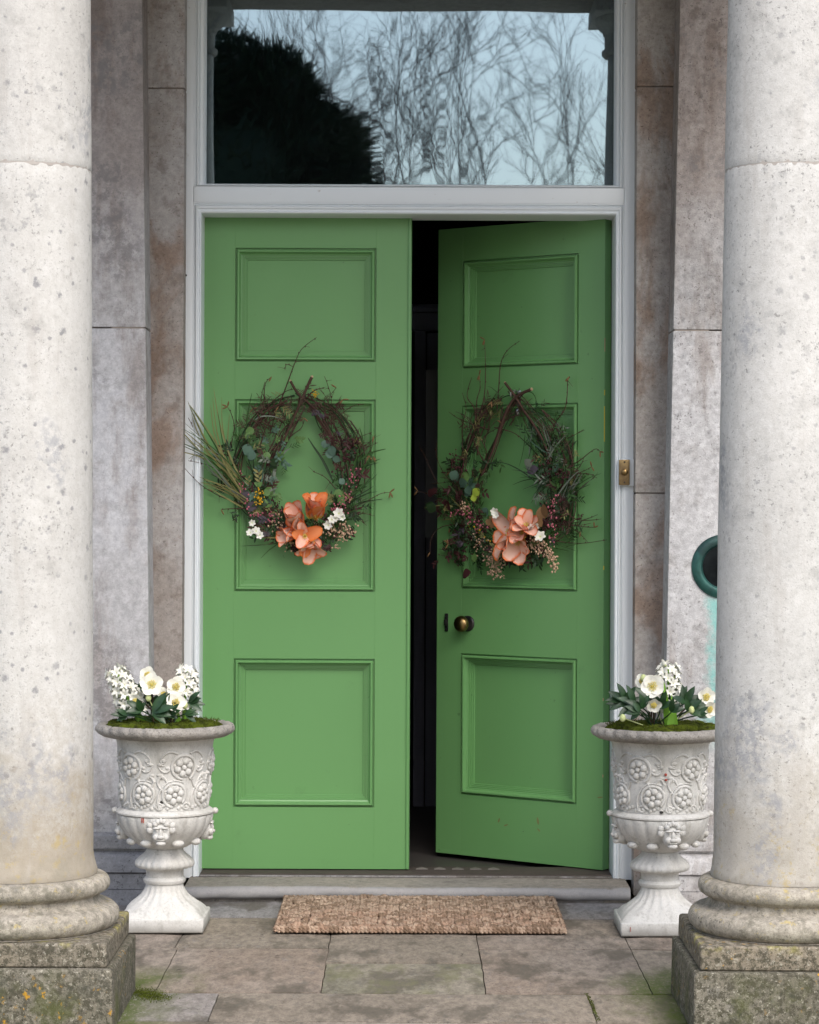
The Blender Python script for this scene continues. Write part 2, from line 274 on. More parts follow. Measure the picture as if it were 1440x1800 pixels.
# ------------------------------------------------------------------ mesh helpers
C = sc.collection
class MB:
    def __init__(s): s.v = []; s.f = []; s.c = []
    def add(s, vs, fs, cols=None):
        o = len(s.v); s.v += [tuple(v) for v in vs]; s.f += [tuple(i+o for i in f) for f in fs]
        if cols: s.c += cols
    def box(s, x0, x1, y0, y1, z0, z1, b=0.0, seg=2):
        bm = bmesh.new(); bmesh.ops.create_cube(bm, size=1.0)
        for v in bm.verts: v.co = Vector(((x0+x1)/2+v.co.x*(x1-x0), (y0+y1)/2+v.co.y*(y1-y0), (z0+z1)/2+v.co.z*(z1-z0)))
        if b: bmesh.ops.bevel(bm, geom=bm.edges[:], offset=b, segments=seg, profile=.6, affect='EDGES')
        s.addbm(bm); return s
    def prism(s, front, back, b=0.0):          # 4-gon front (ccw seen from -y) and matching back
        bm = bmesh.new(); a = [bm.verts.new(p) for p in front]; c = [bm.verts.new(p) for p in back]
        bm.faces.new(a); bm.faces.new(c[::-1]); n = len(a)
        for i in range(n): bm.faces.new((a[(i+1)%n], a[i], c[i], c[(i+1)%n]))
        bmesh.ops.recalc_face_normals(bm, faces=bm.faces[:])
        if b: bmesh.ops.bevel(bm, geom=bm.edges[:], offset=b, segments=2, profile=.6, affect='EDGES')
        s.addbm(bm); return s
    def addbm(s, bm):
        bm.verts.index_update(); s.add([v.co for v in bm.verts], [[v.index for v in f.verts] for f in bm.faces]); bm.free()
    def lathe(s, prof, n=64, cx=0, cy=0, fn=None, caps=True):
        vs = []; fs = []
        for i, (r, z) in enumerate(prof):
            for k in range(n):
                t = 2*math.pi*k/n; rr, zz = (r, z) if fn is None else fn(i, r, z, t)
                vs.append((cx+rr*math.sin(t), cy-rr*math.cos(t), zz))
        for i in range(len(prof)-1):
            for k in range(n): fs.append((i*n+k, i*n+(k+1)%n, (i+1)*n+(k+1)%n, (i+1)*n+k))
        if caps: fs.append(tuple(range(n))[::-1]); fs.append(tuple(range((len(prof)-1)*n, len(prof)*n)))
        s.add(vs, fs); return s
    def tube(s, pts, rad, n=6, caps=True):
        pts = [Vector(p) for p in pts]; k = len(pts)
        if not isinstance(rad, (list, tuple)): rad = [rad]*k
        elif len(rad) == 2 and k != 2: rad = [rad[0]+(rad[1]-rad[0])*i/(k-1) for i in range(k)]
        vs = []; fs = []; ref = None
        for i, p in enumerate(pts):
            d = (pts[min(i+1, k-1)]-pts[max(i-1, 0)]); d = d.normalized() if d.length > 1e-9 else Vector((0,0,1))
            if ref is None: ref = d.orthogonal().normalized()
            ref = (ref-d*ref.dot(d)); ref = ref.normalized() if ref.length > 1e-6 else d.orthogonal().normalized(); q = d.cross(ref)
            for j in range(n):
                a = 2*math.pi*j/n; vs.append(p+(ref*math.cos(a)+q*math.sin(a))*rad[i])
        for i in range(k-1):
            for j in range(n): fs.append((i*n+j, i*n+(j+1)%n, (i+1)*n+(j+1)%n, (i+1)*n+j))
        if caps: fs.append(tuple(range(n))[::-1]); fs.append(tuple(range((k-1)*n, k*n)))
        s.add(vs, fs); return s
    def ball(s, c, r, nu=7, nv=5, ax=(1,1,1), rot=None):
        c = Vector(c); vs = []; fs = []
        for i in range(nv+1):
            ph = math.pi*i/nv
            for k in range(nu):
                t = 2*math.pi*k/nu; v = Vector((r*ax[0]*math.sin(ph)*math.cos(t), r*ax[1]*math.sin(ph)*math.sin(t), r*ax[2]*math.cos(ph)))
                if rot is not None: v = rot @ v
                vs.append(c+v)
        for i in range(nv):
            for k in range(nu): fs.append((i*nu+k, (i+1)*nu+k, (i+1)*nu+(k+1)%nu, i*nu+(k+1)%nu))
        s.add(vs, fs); return s
    def leaf(s, base, d, nrm, L, Wd, curl=0.2, fold=.15, n=5, shape=.8, tip=.02):
        d = Vector(d).normalized(); nrm = Vector(nrm); nrm = (nrm-d*nrm.dot(d)).normalized(); sd = d.cross(nrm); p = Vector(base); vs = []; fs = []; cols = []
        for i in range(n+1):
            t = i/n; wv = Wd*.5*max(tip, math.sin(math.pi*min(1, t**shape))**.8) if i else Wd*.06
            a = curl*t; dd = d*math.cos(a)-nrm*math.sin(a); nn = nrm*math.cos(a)+d*math.sin(a)
            vs += [p-sd*wv+nn*fold*wv, p, p+sd*wv+nn*fold*wv]; cols += [(1, t, 0, 1), (0, t, 0, 1), (1, t, 0, 1)]
            p = p+dd*(L/n)
        for i in range(n):
            for k in range(2): fs.append((i*3+k, i*3+k+1, i*3+k+4, i*3+k+3))
        s.add(vs, fs, cols); return s
    def petal(s, base, axis, rad, L, Wd, o0, o1, cup=.35, kind=0., n=7, m=6, pointy=.75, ruf=0.):
        axis = Vector(axis).normalized(); rad = Vector(rad); rad = (rad-axis*rad.dot(axis)).normalized(); sd = axis.cross(rad); p = Vector(base); vs = []; fs = []; cols = []
        for i in range(n+1):
            t = i/n; a = o0+(o1-o0)*t; dd = axis*math.cos(a)+rad*math.sin(a); nn = axis*math.sin(a)-rad*math.cos(a)
            wv = Wd*.5*(.25+.75*math.sin(math.pi*min(1, .12+.80*t**pointy))**.6) if i < n else Wd*.13
            for k in range(m+1):
                u = -1+2*k/m; e = ruf*math.sin(u*7+t*9)*t
                vs.append(p+sd*wv*u+nn*(cup*wv*u*u+e*wv)); cols.append((max(abs(u)**1.5, (t**5)), t, kind, 1))
            p = p+dd*(L/n)
        for i in range(n):
            for k in range(m): fs.append((i*(m+1)+k, i*(m+1)+k+1, (i+1)*(m+1)+k+1, (i+1)*(m+1)+k))
        s.add(vs, fs, cols); return s

def mesh(name, mb, material, smooth=35):
    me = bpy.data.meshes.new(name); me.from_pydata(mb.v, [], mb.f); me.materials.append(material)
    if mb.c and len(mb.c) == len(mb.v):
        at = me.color_attributes.new('Col', 'FLOAT_COLOR', 'POINT'); at.data.foreach_set('color', [x for c in mb.c for x in c])
    if smooth: me.shade_smooth(); me.set_sharp_from_angle(angle=R(smooth))
    return me
def obj(name, mb, material, parent=None, smooth=35, local=False, kind=None):
    o = bpy.data.objects.new(name, mesh(name, mb, mat[material] if isinstance(material, str) else material, smooth)); C.objects.link(o)
    if parent is not None:
        o.parent = parent
        if not local:
            o.matrix_parent_inverse = LOC.get(parent.name, Matrix.Identity(4)).inverted()
    if kind: o['kind'] = kind
    return o
LOC = {}
def thing(name, label, cat, loc=(0,0,0), rz=0, group=None):
    o = bpy.data.objects.new(name, None); C.objects.link(o); o.location = loc; o.rotation_euler = (0,0,rz); o.empty_display_size = .1
    LOC[o.name] = Matrix.Translation(loc) @ Matrix.Rotation(rz, 4, 'Z')
    tag(o, label, cat, group); return o
def tag(o, label, cat, group=None):
    o['label'] = label; o['category'] = cat
    if group: o['group'] = group
    return o
def spline(pts, n=6):
    pts = [Vector(p) for p in pts]
    if len(pts) < 3: return [pts[0].lerp(pts[-1], i/n) for i in range(n+1)]
    out = []
    for i in range(len(pts)-1):
        a = pts[max(i-1, 0)]; b = pts[i]; c = pts[i+1]; d = pts[min(i+2, len(pts)-1)]
        for k in range(n):
            t = k/n; out.append(.5*((2*b)+(c-a)*t+(2*a-5*b+4*c-d)*t*t+(3*b-a-3*c+d)*t**3))
    out.append(pts[-1]); return out
def rough_edges(o_mb, amp, sc_=14, seed=0):
    for i, v in enumerate(o_mb.v):
        n = mnoise.noise_vector(Vector(v)*sc_+Vector((seed, seed, seed))); o_mb.v[i] = (v[0]+n.x*amp, v[1]+n.y*amp, v[2]+n.z*amp)

# ================================================================== SETTING
YO, YI, YF = -.37, -.20, -.12           # pilaster face, inner jamb stone face, white frame face
gr = MB(); gr.box(-300, 300, -600, -3.6, -.40, -.30); g_ = obj('garden_ground', gr, 'gravel', kind='structure')
pf = MB(); pf.box(-3.2, 3.2, -3.62, .02, -.45, -.014); floor = obj('porch_floor', pf, 'mortar', kind='structure')
def slab(x0, x1, y0, y1, mt, dz=0.0):
    g = .003; b = MB(); bm = bmesh.new(); bmesh.ops.create_grid(bm, x_segments=max(2, int((x1-x0)/.06)), y_segments=max(2, int((y1-y0)/.06)), size=.5)
    X0, X1, Y0, Y1 = x0+.0016, x1-.0016, y0+.008, y1-.008
    for v in bm.verts: v.co = Vector(((X0+X1)/2+v.co.x*(X1-X0), (Y0+Y1)/2+v.co.y*(Y1-Y0), 0))
    ed = [e for e in bm.edges if e.is_boundary]
    r = bmesh.ops.extrude_edge_only(bm, edges=ed)
    for v in r['geom']:
        if isinstance(v, bmesh.types.BMVert): v.co.z -= .03
    for v in bm.verts:
        if v.co.z > -.01:
            on = min(abs(v.co.x-X0), abs(v.co.x-X1), abs(v.co.y-Y0), abs(v.co.y-Y1)) < 1e-5
            v.co.z += dz+mnoise.noise(Vector((v.co.x*3.3, v.co.y*3.3, dz*900)))*.0016-(.003 if on else 0)
            if on: nn = mnoise.noise_vector(Vector((v.co.x*13, v.co.y*13, 5))); v.co.x += nn.x*.003; v.co.y += nn.y*.003
    b.addbm(bm); return obj('paving_slab', b, mt, floor, smooth=60)
Z0 = -.002
yA, yB, yC, yD, yE = -.66, -1.235, -1.94, -2.33, -2.85
for x0, x1, mt in ((-3.1,-1.9,'slab_b'),(-1.9,-.95,'slab_d'),(-.95,-.02,'slab_d'),(-.02,.86,'slab_d'),(.86,1.9,'slab_d'),(1.9,3.1,'slab_b')): slab(x0, x1, yA, -.30, mt, Z0)
for x0, x1, mt in ((-3.1,-2.0,'slab_a'),(-2.0,-.735,'slab_a'),(-.735,-.25,'slab_b')): slab(x0, x1, yB, yA, mt, Z0-.001)
for x0, x1, mt in ((-3.1,-1.6,'slab_b'),(-1.6,-.725,'slab_a'),(-.725,-.248,'slab_a')): slab(x0, x1, yC, yB, mt, Z0)
slab(-.25, .225, -1.47, yA, 'slab_b', Z0); slab(-.248, .226, yC, -1.47, 'slab_c', Z0-.002)
for x0, x1, mt in ((.225,.705,'slab_a'),(.705,1.9,'slab_a'),(1.9,3.1,'slab_b')): slab(x0, x1, yB, yA, mt, Z0-.0005)
for x0, x1, mt in ((.226,.705,'slab_a'),(.705,1.9,'slab_b'),(1.9,3.1,'slab_a')): slab(x0, x1, yC, yB, mt, Z0)
for x0, x1, mt in ((-3.1,-1.5,'slab_a'),(-1.5,-.54,'slab_d'),(-.54,.515,'slab_b'),(.515,1.6,'slab_b'),(1.6,3.1,'slab_a')): slab(x0, x1, yD, yC, mt, Z0-.001)
for x0, x1, mt in ((-3.1,-1.2,'slab_b'),(-1.2,-.30,'slab_b'),(-.30,.66,'slab_a'),(.66,1.9,'slab_b'),(1.9,3.1,'slab_a')): slab(x0, x1, yE, yD, mt, Z0)
for x0, x1, mt in ((-3.1,-.9,'slab_a'),(-.9,.2,'slab_b'),(.2,1.3,'slab_b'),(1.3,3.1,'slab_a')): slab(x0, x1, -3.60, yE, mt, Z0)

# door step, bullnosed
ZS = .050
st = MB(); prof = [(.02, ZS), (-.335, ZS)]
for k in range(1, 9):
    a = math.pi*k/9; prof.append((-.335-.022*math.sin(a), ZS-.021+.021*math.cos(a)))
prof += [(-.335, ZS-.043), (-.325, ZS-.044), (-.325, -.012), (.02, -.012)]
n = 110; vs = []; xl, xr = P(324, 1565, -.34).x, P(1108, 1565, -.34).x
for k in range(n+1):
    x = xl+(xr-xl)*k/n
    for (y, z) in prof:
        wv = mnoise.noise(Vector((x*3, y*4, z*9)))*.005+mnoise.noise(Vector((x*14, y*9, z*30)))*.003; vs.append((x, y+wv*(y < -.3), z+wv*.6*(y < -.2 and z > 0)))
q = len(prof); fs = [(k*q+j, k*q+(j+1)%q, (k+1)*q+(j+1)%q, (k+1)*q+j) for k in range(n) for j in range(q)]
fs += [tuple(range(q))[::-1], tuple(range(n*q, n*q+q))]
st.add(vs, fs); o = obj('door_step', st, 'step', smooth=50); tag(o, 'low worn stone doorstep with rounded nosing under the green doors', 'doorstep')
# metal / timber sill under the doors
sill = thing('door_sill', 'flat painted sill strip with pale triangles below the green doors', 'sill', (0, -.02, ZS))
b = MB().box(-.753, .738, -.10, .10, ZS+.001, ZS+.009, .002); obj('sill_board', b, 'tile_dark', sill)
b = MB().box(-.753, .738, -.118, -.101, ZS+.001, ZS+.006, .002); obj('sill_strip', b, 'slab_d', sill)
for k in range(5):
    x = .03+.066*k; b = MB(); b.add([(x, .025, ZS+.0125), (x+.042, .025, ZS+.0125), (x+.021, .075, ZS+.0125), (x, .025, ZS+.009), (x+.042, .025, ZS+.009), (x+.021, .075, ZS+.009)], [(0,1,2), (3,5,4), (0,3,4,1), (1,4,5,2), (2,5,3,0)]); obj('triangle_tile', b, 'tile_pale', sill)

# walls --------------------------------------------------------------
def px_x(px, py, Y): return P(px, py, Y).x
def edge_x(pts, z, Y):       # x of a leaning edge given two image points, at height z
    a, b_ = P(*pts[0], Y), P(*pts[1], Y); t = (z-a.z)/(b_.z-a.z); return a.x+(b_.x-a.x)*t
wall = {}
for side in (-1, 1):
    nm = 'left' if side < 0 else 'right'
    W = thing('house_wall', 'grey stone pilaster wall behind the left column, brown stain and painted porch shade at the top' if side < 0 else 'pale stone pilaster wall with round bronze bell pull and teal stain', 'wall', (side*1.5, 0, 0))
    wall[side] = W
    E = [(250, 0), (263, 1150)] if side < 0 else [(1196, 0), (1172, 1150)]
    if side < 0: E = [(250, 0), (262, 1150)]
    core = MB(); core.box(min(side*3.2, side*1.0), max(side*3.2, side*1.0), YO+.02, .5, -.3, 3.62); obj('wall_core', core, 'joint', W)
    core = MB(); ec = [(edge_x(E, z, YO)+side*.006) for z in (.24, 3.62)]
    core.prism([(ec[0], YO+.0035, .24), (side*1.05, YO+.0035, .24), (side*1.05, YO+.0035, 3.62), (ec[1], YO+.0035, 3.62)], [(ec[0], YI+.01, .24), (side*1.05, YI+.01, .24), (side*1.05, YI+.01, 3.62), (ec[1], YI+.01, 3.62)]); obj('wall_core', core, 'joint', W)
    zs = [.24, .24, 2.016, 3.62]
    for i in range(3):
        z0, z1 = zs[i]+.0025, zs[i+1]-.0025
        if z1-z0 < .05: continue
        e0, e1 = edge_x(E, z0, YO), edge_x(E, z1, YO); xo = side*1.78
        fr_ = [(e0, YO, z0), (xo, YO, z0), (xo, YO, z1), (e1, YO, z1)]; bk = [(x, YI+.012, z) for x, y, z in fr_]
        mb = MB().prism(fr_, bk, .004)
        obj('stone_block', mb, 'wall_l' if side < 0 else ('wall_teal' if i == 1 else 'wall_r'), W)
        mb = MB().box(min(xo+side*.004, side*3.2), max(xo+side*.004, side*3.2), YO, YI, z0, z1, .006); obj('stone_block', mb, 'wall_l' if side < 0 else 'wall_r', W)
    # base mouldings (socle)
    xb = edge_x(E, .24, YO); x0, x1 = (xb, -3.2) if side < 0 else (xb, 3.2)
    prof = [(YO-.004, .243), (YO-.030, .235), (YO-.034, .205), (YO-.030, .190), (YO-.014, .186), (YO-.014, .180)]
    prof2 = [(YO-.016, .179), (YO-.040, .168), (YO-.056, .140), (YO-.058, .112), (YO-.046, .106)]
    prof3 = [(YO-.048, .105), (YO-.050, .052)]; prof4 = [(YO-.054, .050), (YO-.056, -.012)]
    for pr in (prof, prof2, prof3, prof4):
        mb = MB(); vs = []
        pr = [(YI, pr[0][1])]+pr+[(YI, pr[-1][1])]; q = len(pr)
        for k, x in enumerate((x0, x1)): vs += [(x, y, z) for y, z in pr]
        mb.add(vs, [(j, (j+1)%q, q+(j+1)%q, q+j) for j in range(q)]+[tuple(range(q)), tuple(range(q, 2*q))[::-1]])
        bm = bmesh.new(); me_ = mesh('t', mb, mat['socle'], 0); bm.from_mesh(me_); bmesh.ops.recalc_face_normals(bm, faces=bm.faces[:]); mb = MB(); mb.addbm(bm); bpy.data.meshes.remove(me_)
        obj('base_moulding', mb, 'socle' if side < 0 else 'wall_r', W, 30)
    # inner jamb stones
    J = thing('stone_architrave', 'brown stained stone door surround beside the closed green door leaf' if side < 0 else 'grey stone door surround beside the brass doorbell', 'door surround', (side*.87, YI, 0)); wall[side*2] = J
    xi = -.812 if side < 0 else .808
    c2 = MB(); c2.box(min(xi+side*.008, side*1.0), max(xi+side*.008, side*1.0), YI+.010, .3, -.01, 3.62); obj('surround_core', c2, 'joint', J)
    zj = [.0, 1.13, 2.50, P(290, 155, YI).z, 3.62] if side < 0 else [.0, P(1150, 867, YI).z, P(1150, 152, YI).z, 3.62]
    if side < 0: zj = [0, P(290, 155, YI).z, 3.62]
    for i in range(len(zj)-1):
        z0, z1 = zj[i]+.002, zj[i+1]-.002
        e0, e1 = edge_x(E, z0, YO)+side*.03, edge_x(E, z1, YO)+side*.03
        fr_ = [(xi, YI, z0), (e0, YI, z0), (e1, YI, z1), (xi, YI, z1)]; bk = [(x, YI+.16, z) for x, y, z in fr_]
        mb = MB().prism(fr_, bk, .005); obj('stone_block', mb, 'jamb_l' if side < 0 else 'jamb_r', J)
# wall above and porch roof
up = MB(); up.box(-3.2, 3.2, YI, .5, 3.623, 6.5); o = obj('upper_house_wall', up, 'ceiling'); tag(o, 'plain stone house wall above the porch ceiling', 'wall')
# hall behind the doors
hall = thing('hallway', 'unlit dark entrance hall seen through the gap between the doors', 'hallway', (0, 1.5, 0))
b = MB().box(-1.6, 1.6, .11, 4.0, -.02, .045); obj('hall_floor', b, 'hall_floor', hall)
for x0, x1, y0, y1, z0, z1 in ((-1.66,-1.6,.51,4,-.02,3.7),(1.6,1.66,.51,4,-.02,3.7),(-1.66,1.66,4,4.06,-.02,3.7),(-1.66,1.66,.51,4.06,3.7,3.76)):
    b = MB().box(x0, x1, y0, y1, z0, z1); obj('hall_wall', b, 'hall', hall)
inn = thing('inner_doorway', 'dark inner door with narrow grey glass strip inside the hall', 'inner door', (.1, 2.0, .05))
b = MB().box(-1.2, 1.2, 2.0, 2.06, 2.18, 2.30, .01); b.box(-1.2, 1.2, 1.97, 2.0, 2.26, 2.29, .008); obj('lintel', b, 'hall_in', inn)
b = MB().box(.02, .07, 2.0, 2.06, .046, 2.18, .006); obj('door_post', b, 'hall_in', inn)
b = MB().box(.075, .45, 2.01, 2.05, .046, 2.17, .006); obj('door_panel', b, 'hall_in', inn)
pa, pb = P(749, 650, 2.0), P(765, 945, 2.0)
m = M('dim_grey_glass', .3); m.set(Base_Color=(.16,.18,.21)); b = MB().box(pa.x, pb.x+.02, 2.0, 2.009, pb.z, pa.z); obj('glass_strip', b, m.m, inn)

# ------------------------------------------------------------------ white frame + fanlight
xL, xR = -.755, .740; zT = 2.4477; ZTOP = 3.50
fr_ = thing('door_frame', 'white painted wooden door frame with transom bar around the green doors', 'door frame', (0, YF, ZS))
JL, JR = -.786, .772
for x0, x1 in ((-.815, JL), (JR, .811)):
    b = MB().box(x0, x1, YF, .06, ZS-.004, ZTOP+.06, .003); obj('jamb', b, 'white', fr_)
b = MB().box(JL+.0005, JR-.0005, YF+.001, .06, 2.489, 2.546, .003); obj('transom_bar', b, 'white', fr_)
b = MB().box(JL+.0005, JR-.0005, YF+.001, .06, ZTOP, ZTOP+.055, .003); obj('head', b, 'white', fr_)
def sweepU(prof, pathfn, closed, name, parent, mt, smooth=40):
    mb = MB(); rings = [pathfn(t, y) for t, y in prof]; k = len(rings[0]); vs = [p for r_ in rings for p in r_]; fs = []
    for i in range(len(rings)-1):
        for j in range(k if closed else k-1): fs.append((i*k+j, i*k+(j+1)%k, (i+1)*k+(j+1)%k, (i+1)*k+j))
    mb.add(vs, fs); return obj(name, mb, mt, parent, smooth)
prof = [(0, YF+.0005), (.10, YF+.0005), (.14, YF+.008), (.22, YF+.009), (.27, YF+.001), (.36, YF-.003), (.5, YF-.001), (.58, YF+.006), (.70, YF+.007), (.80, YF+.002), (.9, YF+.004), (.97, YF+.012), (1, YF+.02), (1, .06)]
def doorU(t, y):
    l = JL+(xL-JL)*t; r = JR+(xR-JR)*t; z = 2.489+(zT-2.489)*t; return [(l, y, ZS+.001), (l, y, z), (r, y, z), (r, y, ZS+.001)]
sweepU(prof, doorU, False, 'door_moulding', fr_, 'white')
wl, wr, wb, wt = -.744, .7365, 2.562, ZTOP-.03
def winU(t, y):
    return [(JL+(wl-JL)*t, y, 2.546+(wb-2.546)*t), (JR+(wr-JR)*t, y, 2.546+(wb-2.546)*t), (JR+(wr-JR)*t, y, ZTOP+(wt-ZTOP)*t), (JL+(wl-JL)*t, y, ZTOP+(wt-ZTOP)*t)]
prof = [(0, YF+.0005), (.08, YF+.0005), (.1, YF+.010), (.2, YF+.011), (.3, YF+.002), (.42, YF+.001), (.5, YF+.008), (.55, YF+.018), (.7, YF+.020), (.8, YF+.026), (1, YF+.045), (1, YF+.07)]
sweepU(prof, winU, True, 'window_moulding', fr_, 'white')
gx, gz = 190, 70; mb = MB(); vs = []; yg = YF+.050
for j in range(gz+1):
    for i in range(gx+1):
        x = wl-.003+(wr-wl+.006)*i/gx; z = wb-.003+(wt-wb+.006)*j/gz
        wv = mnoise.noise(Vector((x*3.1, z*1.5, 2.0)))*.0006+mnoise.noise(Vector((x*9, z*3.2, 7.0)))*.00006+mnoise.noise(Vector((x*22, z*6, 3.0)))*.000006+mnoise.noise(Vector((x*34, z*1.6, 9.0)))*.000022*max(0, 1-abs(x+.05)/.45)
        vs.append((x, yg+wv, z))
fs = [(j*(gx+1)+i, j*(gx+1)+i+1, (j+1)*(gx+1)+i+1, (j+1)*(gx+1)+i) for j in range(gz) for i in range(gx)]
mb.add(vs, fs); o = obj('window_pane', mb, 'glass', fr_, smooth=180); o['label'] = 'wavy fanlight glass reflecting sky and bare trees'
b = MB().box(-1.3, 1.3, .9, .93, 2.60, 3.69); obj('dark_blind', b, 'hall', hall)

# ------------------------------------------------------------------ doors
TH = .045; DZ0, DZ1 = .063, 2.457
def door_leaf(root, Wd, panels, hinge):       # local: x along the leaf 0..Wd (image left to right), y=0 front face
    xs = sorted({round(v, 4) for p in panels for v in p[:2]}); px0 = min(p[0] for p in panels); px1 = max(p[1] for p in panels)
    z = [0]+[v for p in sorted(panels, key=lambda q: q[2]) for v in (p[2], p[3])]+[DZ1-DZ0]
    for x0, x1 in ((0, px0), (px1, Wd)):
        b = MB().box(x0, x1, 0, TH, 0, DZ1-DZ0, .0005, 1); obj('stile', b, 'green', root, local=True)
    for i in range(0, len(z), 2):
        b = MB().box(px0, px1, .0001, TH, z[i], z[i+1], .0003, 1); obj('rail', b, 'green', root, local=True)
    for p in panels:
        x0, x1, z0, z1 = px0, px1, p[2], p[3]
        prof = [(0, .0005), (.0003, .010), (.0048, .010), (.006, -.001), (.0095, -.0065), (.0145, -.0060), (.0175, .002), (.0205, .0085), (.0245, .0105), (.0248, .0155), (.0300, .0155), (.0303, .0210), (.0355, .0210), (.0358, .0265), (.041, .0265), (.0425, .0335), (.0435, .035)]
        mb = MB(); vs = []
        for t, y in prof: vs += [(x0+t, y, z0+t), (x1-t, y, z0+t), (x1-t, y, z1-t), (x0+t, y, z1-t)]
        fs = [(i*4+j, i*4+(j+1)%4, i*4+4+(j+1)%4, i*4+4+j) for i in range(len(prof)-1) for j in range(4)]
        mb.add(vs, fs)
        t = .0415; pn = MB().box(x0+.002, x1-.002, .0325, TH-.002, z0+.002, z1-.002); po = obj('panel', pn, 'green', root, local=True)
        mo = obj('panel_moulding', mb, 'green', root, local=True, smooth=25); mo.parent = po
def leafpx(px, py): return P(px, py, 0)
def zrow(y0, y1, px): return P(px, y1, 0).z-DZ0, P(px, y0, 0).z-DZ0
LX0, LX1 = -.7600, .0045
dl = thing('green_door', 'green panelled door leaf standing closed, with large round wreath', 'door', (LX0, 0, DZ0))
pans = []
for (x0, x1, y0, y1) in ((412, 660, 436, 636), (412, 660, 702, 1040), (412, 660, 1158, 1419)):
    a, b_ = zrow(y0, y1, 535); pans.append((P(412, 890, 0).x-LX0, P(660, 890, 0).x-LX0, a, b_))
door_leaf(dl, LX1-LX0, pans, -1)
b = MB(); b.tube([(LX1-LX0-.008, -.001, .002), (LX1-LX0-.008, -.001, DZ1-DZ0-.002)], .0065, 8); obj('edge_bead', b, 'green', dl, local=True)
TH_R = math.atan2(.445, .6056); WR = .7516; HX = .7126
u_ = Vector((math.cos(TH_R), -math.sin(TH_R), 0)); n_ = Vector((-math.sin(TH_R), -math.cos(TH_R), 0))
O_R = Vector((HX, 0, DZ0))-u_*WR
dr = thing('green_door', 'green panelled door leaf swung ajar into the hall, with brass knob', 'door', O_R, -TH_R)
def RP(px, py, h=0.0):
    r = ray(px, py); o = O_R+n_*h; t = (o-CAM).dot(n_)/r.dot(n_); return CAM+r*t
def Rl(px, py): p = RP(px, py)-O_R; return p.dot(u_), p.z
pans = []
xa, xb = Rl(812, 890)[0], Rl(1015.5, 890)[0]
for (ya, yb, yc, yd) in ((460.6, 648, 443, 640.5), (714.7, 1034.6, 706, 1040), (1148, 1396.7, 1159, 1413.8)):
    zt = (Rl(813, ya)[1]+Rl(1015, yc)[1])/2; zb = (Rl(813, yb)[1]+Rl(1015, yd)[1])/2; pans.append((xa, xb, zb, zt))
door_leaf(dr, WR, pans, 1)
for (pz0, pz1, mt_, wd) in ((1.57,1.70,'yellow_chip',.0014),(1.74,1.76,'yellow_chip',.0015),(1.10,1.115,'yellow_chip',.002),(1.90,1.95,'bark_pale',.0010),(.62,.63,'bark_pale',.002),(.34,.35,'bark_pale',.002)):
    b = MB().box(WR-wd, WR+.0006, -.0009, .004, pz0, pz1, .0004, 1); obj('paint_chip', b, mt_, dr, local=True)
for (sx, sy, L_, w_, an) in ((876, 1446, .020, .008, .4), (886, 1452, .022, .006, 1.2), (947, 1450, .030, .010, -.2), (950, 1462, .018, .006, -.9), (1050, 1402, .028, .005, 1.45)):
    q_ = Rl(sx, sy); b = MB().leaf((q_[0], -.0007, q_[1]), (math.sin(an), 0, math.cos(an)), (0, -1, 0), L_, w_, 0, 0, 5); obj('paint_scuff', b, 'grass', dr, local=True)
def disc_lathe(mb, c, axis, prof, n=28):
    axis = Vector(axis).normalized(); a = axis.orthogonal().normalized(); q = axis.cross(a); c = Vector(c); vs = []; fs = []
    for r, h in prof:
        for k in range(n): t = 2*math.pi*k/n; vs.append(c+axis*h+(a*math.cos(t)+q*math.sin(t))*r)
    for i in range(len(prof)-1):
        for k in range(n): fs.append((i*n+k, i*n+(k+1)%n, (i+1)*n+(k+1)%n, (i+1)*n+k))
    fs.append(tuple(range(n))[::-1]); fs.append(tuple(range((len(prof)-1)*n, len(prof)*n))); mb.add(vs, fs)
kx, kz = Rl(823, 1096); YN = Vector((0, -1, 0))
b = MB(); disc_lathe(b, (kx, 0, kz), YN, [(.030, 0), (.030, .004), (.026, .008), (.012, .010)]); obj('knob_rose', b, 'iron', dr, local=True)
b = MB(); disc_lathe(b, (kx, 0, kz), YN, [(.010, .009), (.010, .022), (.016, .025), (.026, .032), (.0310, .042), (.0300, .052), (.024, .060), (.013, .065), (.004, .0665)]); kb = obj('door_knob', b, 'brass', dr, local=True)
lx, lz = Rl(785.5, 1094); b = MB().box(lx-.007, lx+.007, -.006, 0.002, lz-.034, lz+.034, .002)
b.ball((lx, -.007, lz), .006); b.box(lx-.005, lx+.005, -.013, -.005, lz-.012, lz+.010, .002)
for q in (-.026, .026): b.ball((lx, -.006, lz+q), .004)
obj('keyhole_plate', b, 'iron', dr, local=True)
# hook carrying the right wreath
b = MB(); hx, hz = Rl(912, 700); b.box(hx-.006, hx+.010, -.004, .002, hz-.045, hz+.030, .002); b.ball((hx+.001, -.010, hz-.052), .011, 10, 8, (1, .8, 1.5)); b.tube(spline([(hx, -.002, hz+.02), (hx, -.03, hz+.028), (hx, -.05, hz+.005), (hx, -.055, hz+.02)]), .004, 8); obj('wreath_hook', b, 'steel', dr, local=True)
lp = LX0; p_ = P(538, 702, 0); b = MB(); b.tube(spline([(p_.x-LX0, 0, p_.z-DZ0), (p_.x-LX0, -.03, p_.z-DZ0+.003), (p_.x-LX0, -.036, p_.z-DZ0+.014)]), .0025, 6); obj('wreath_nail', b, 'iron', dl, local=True)

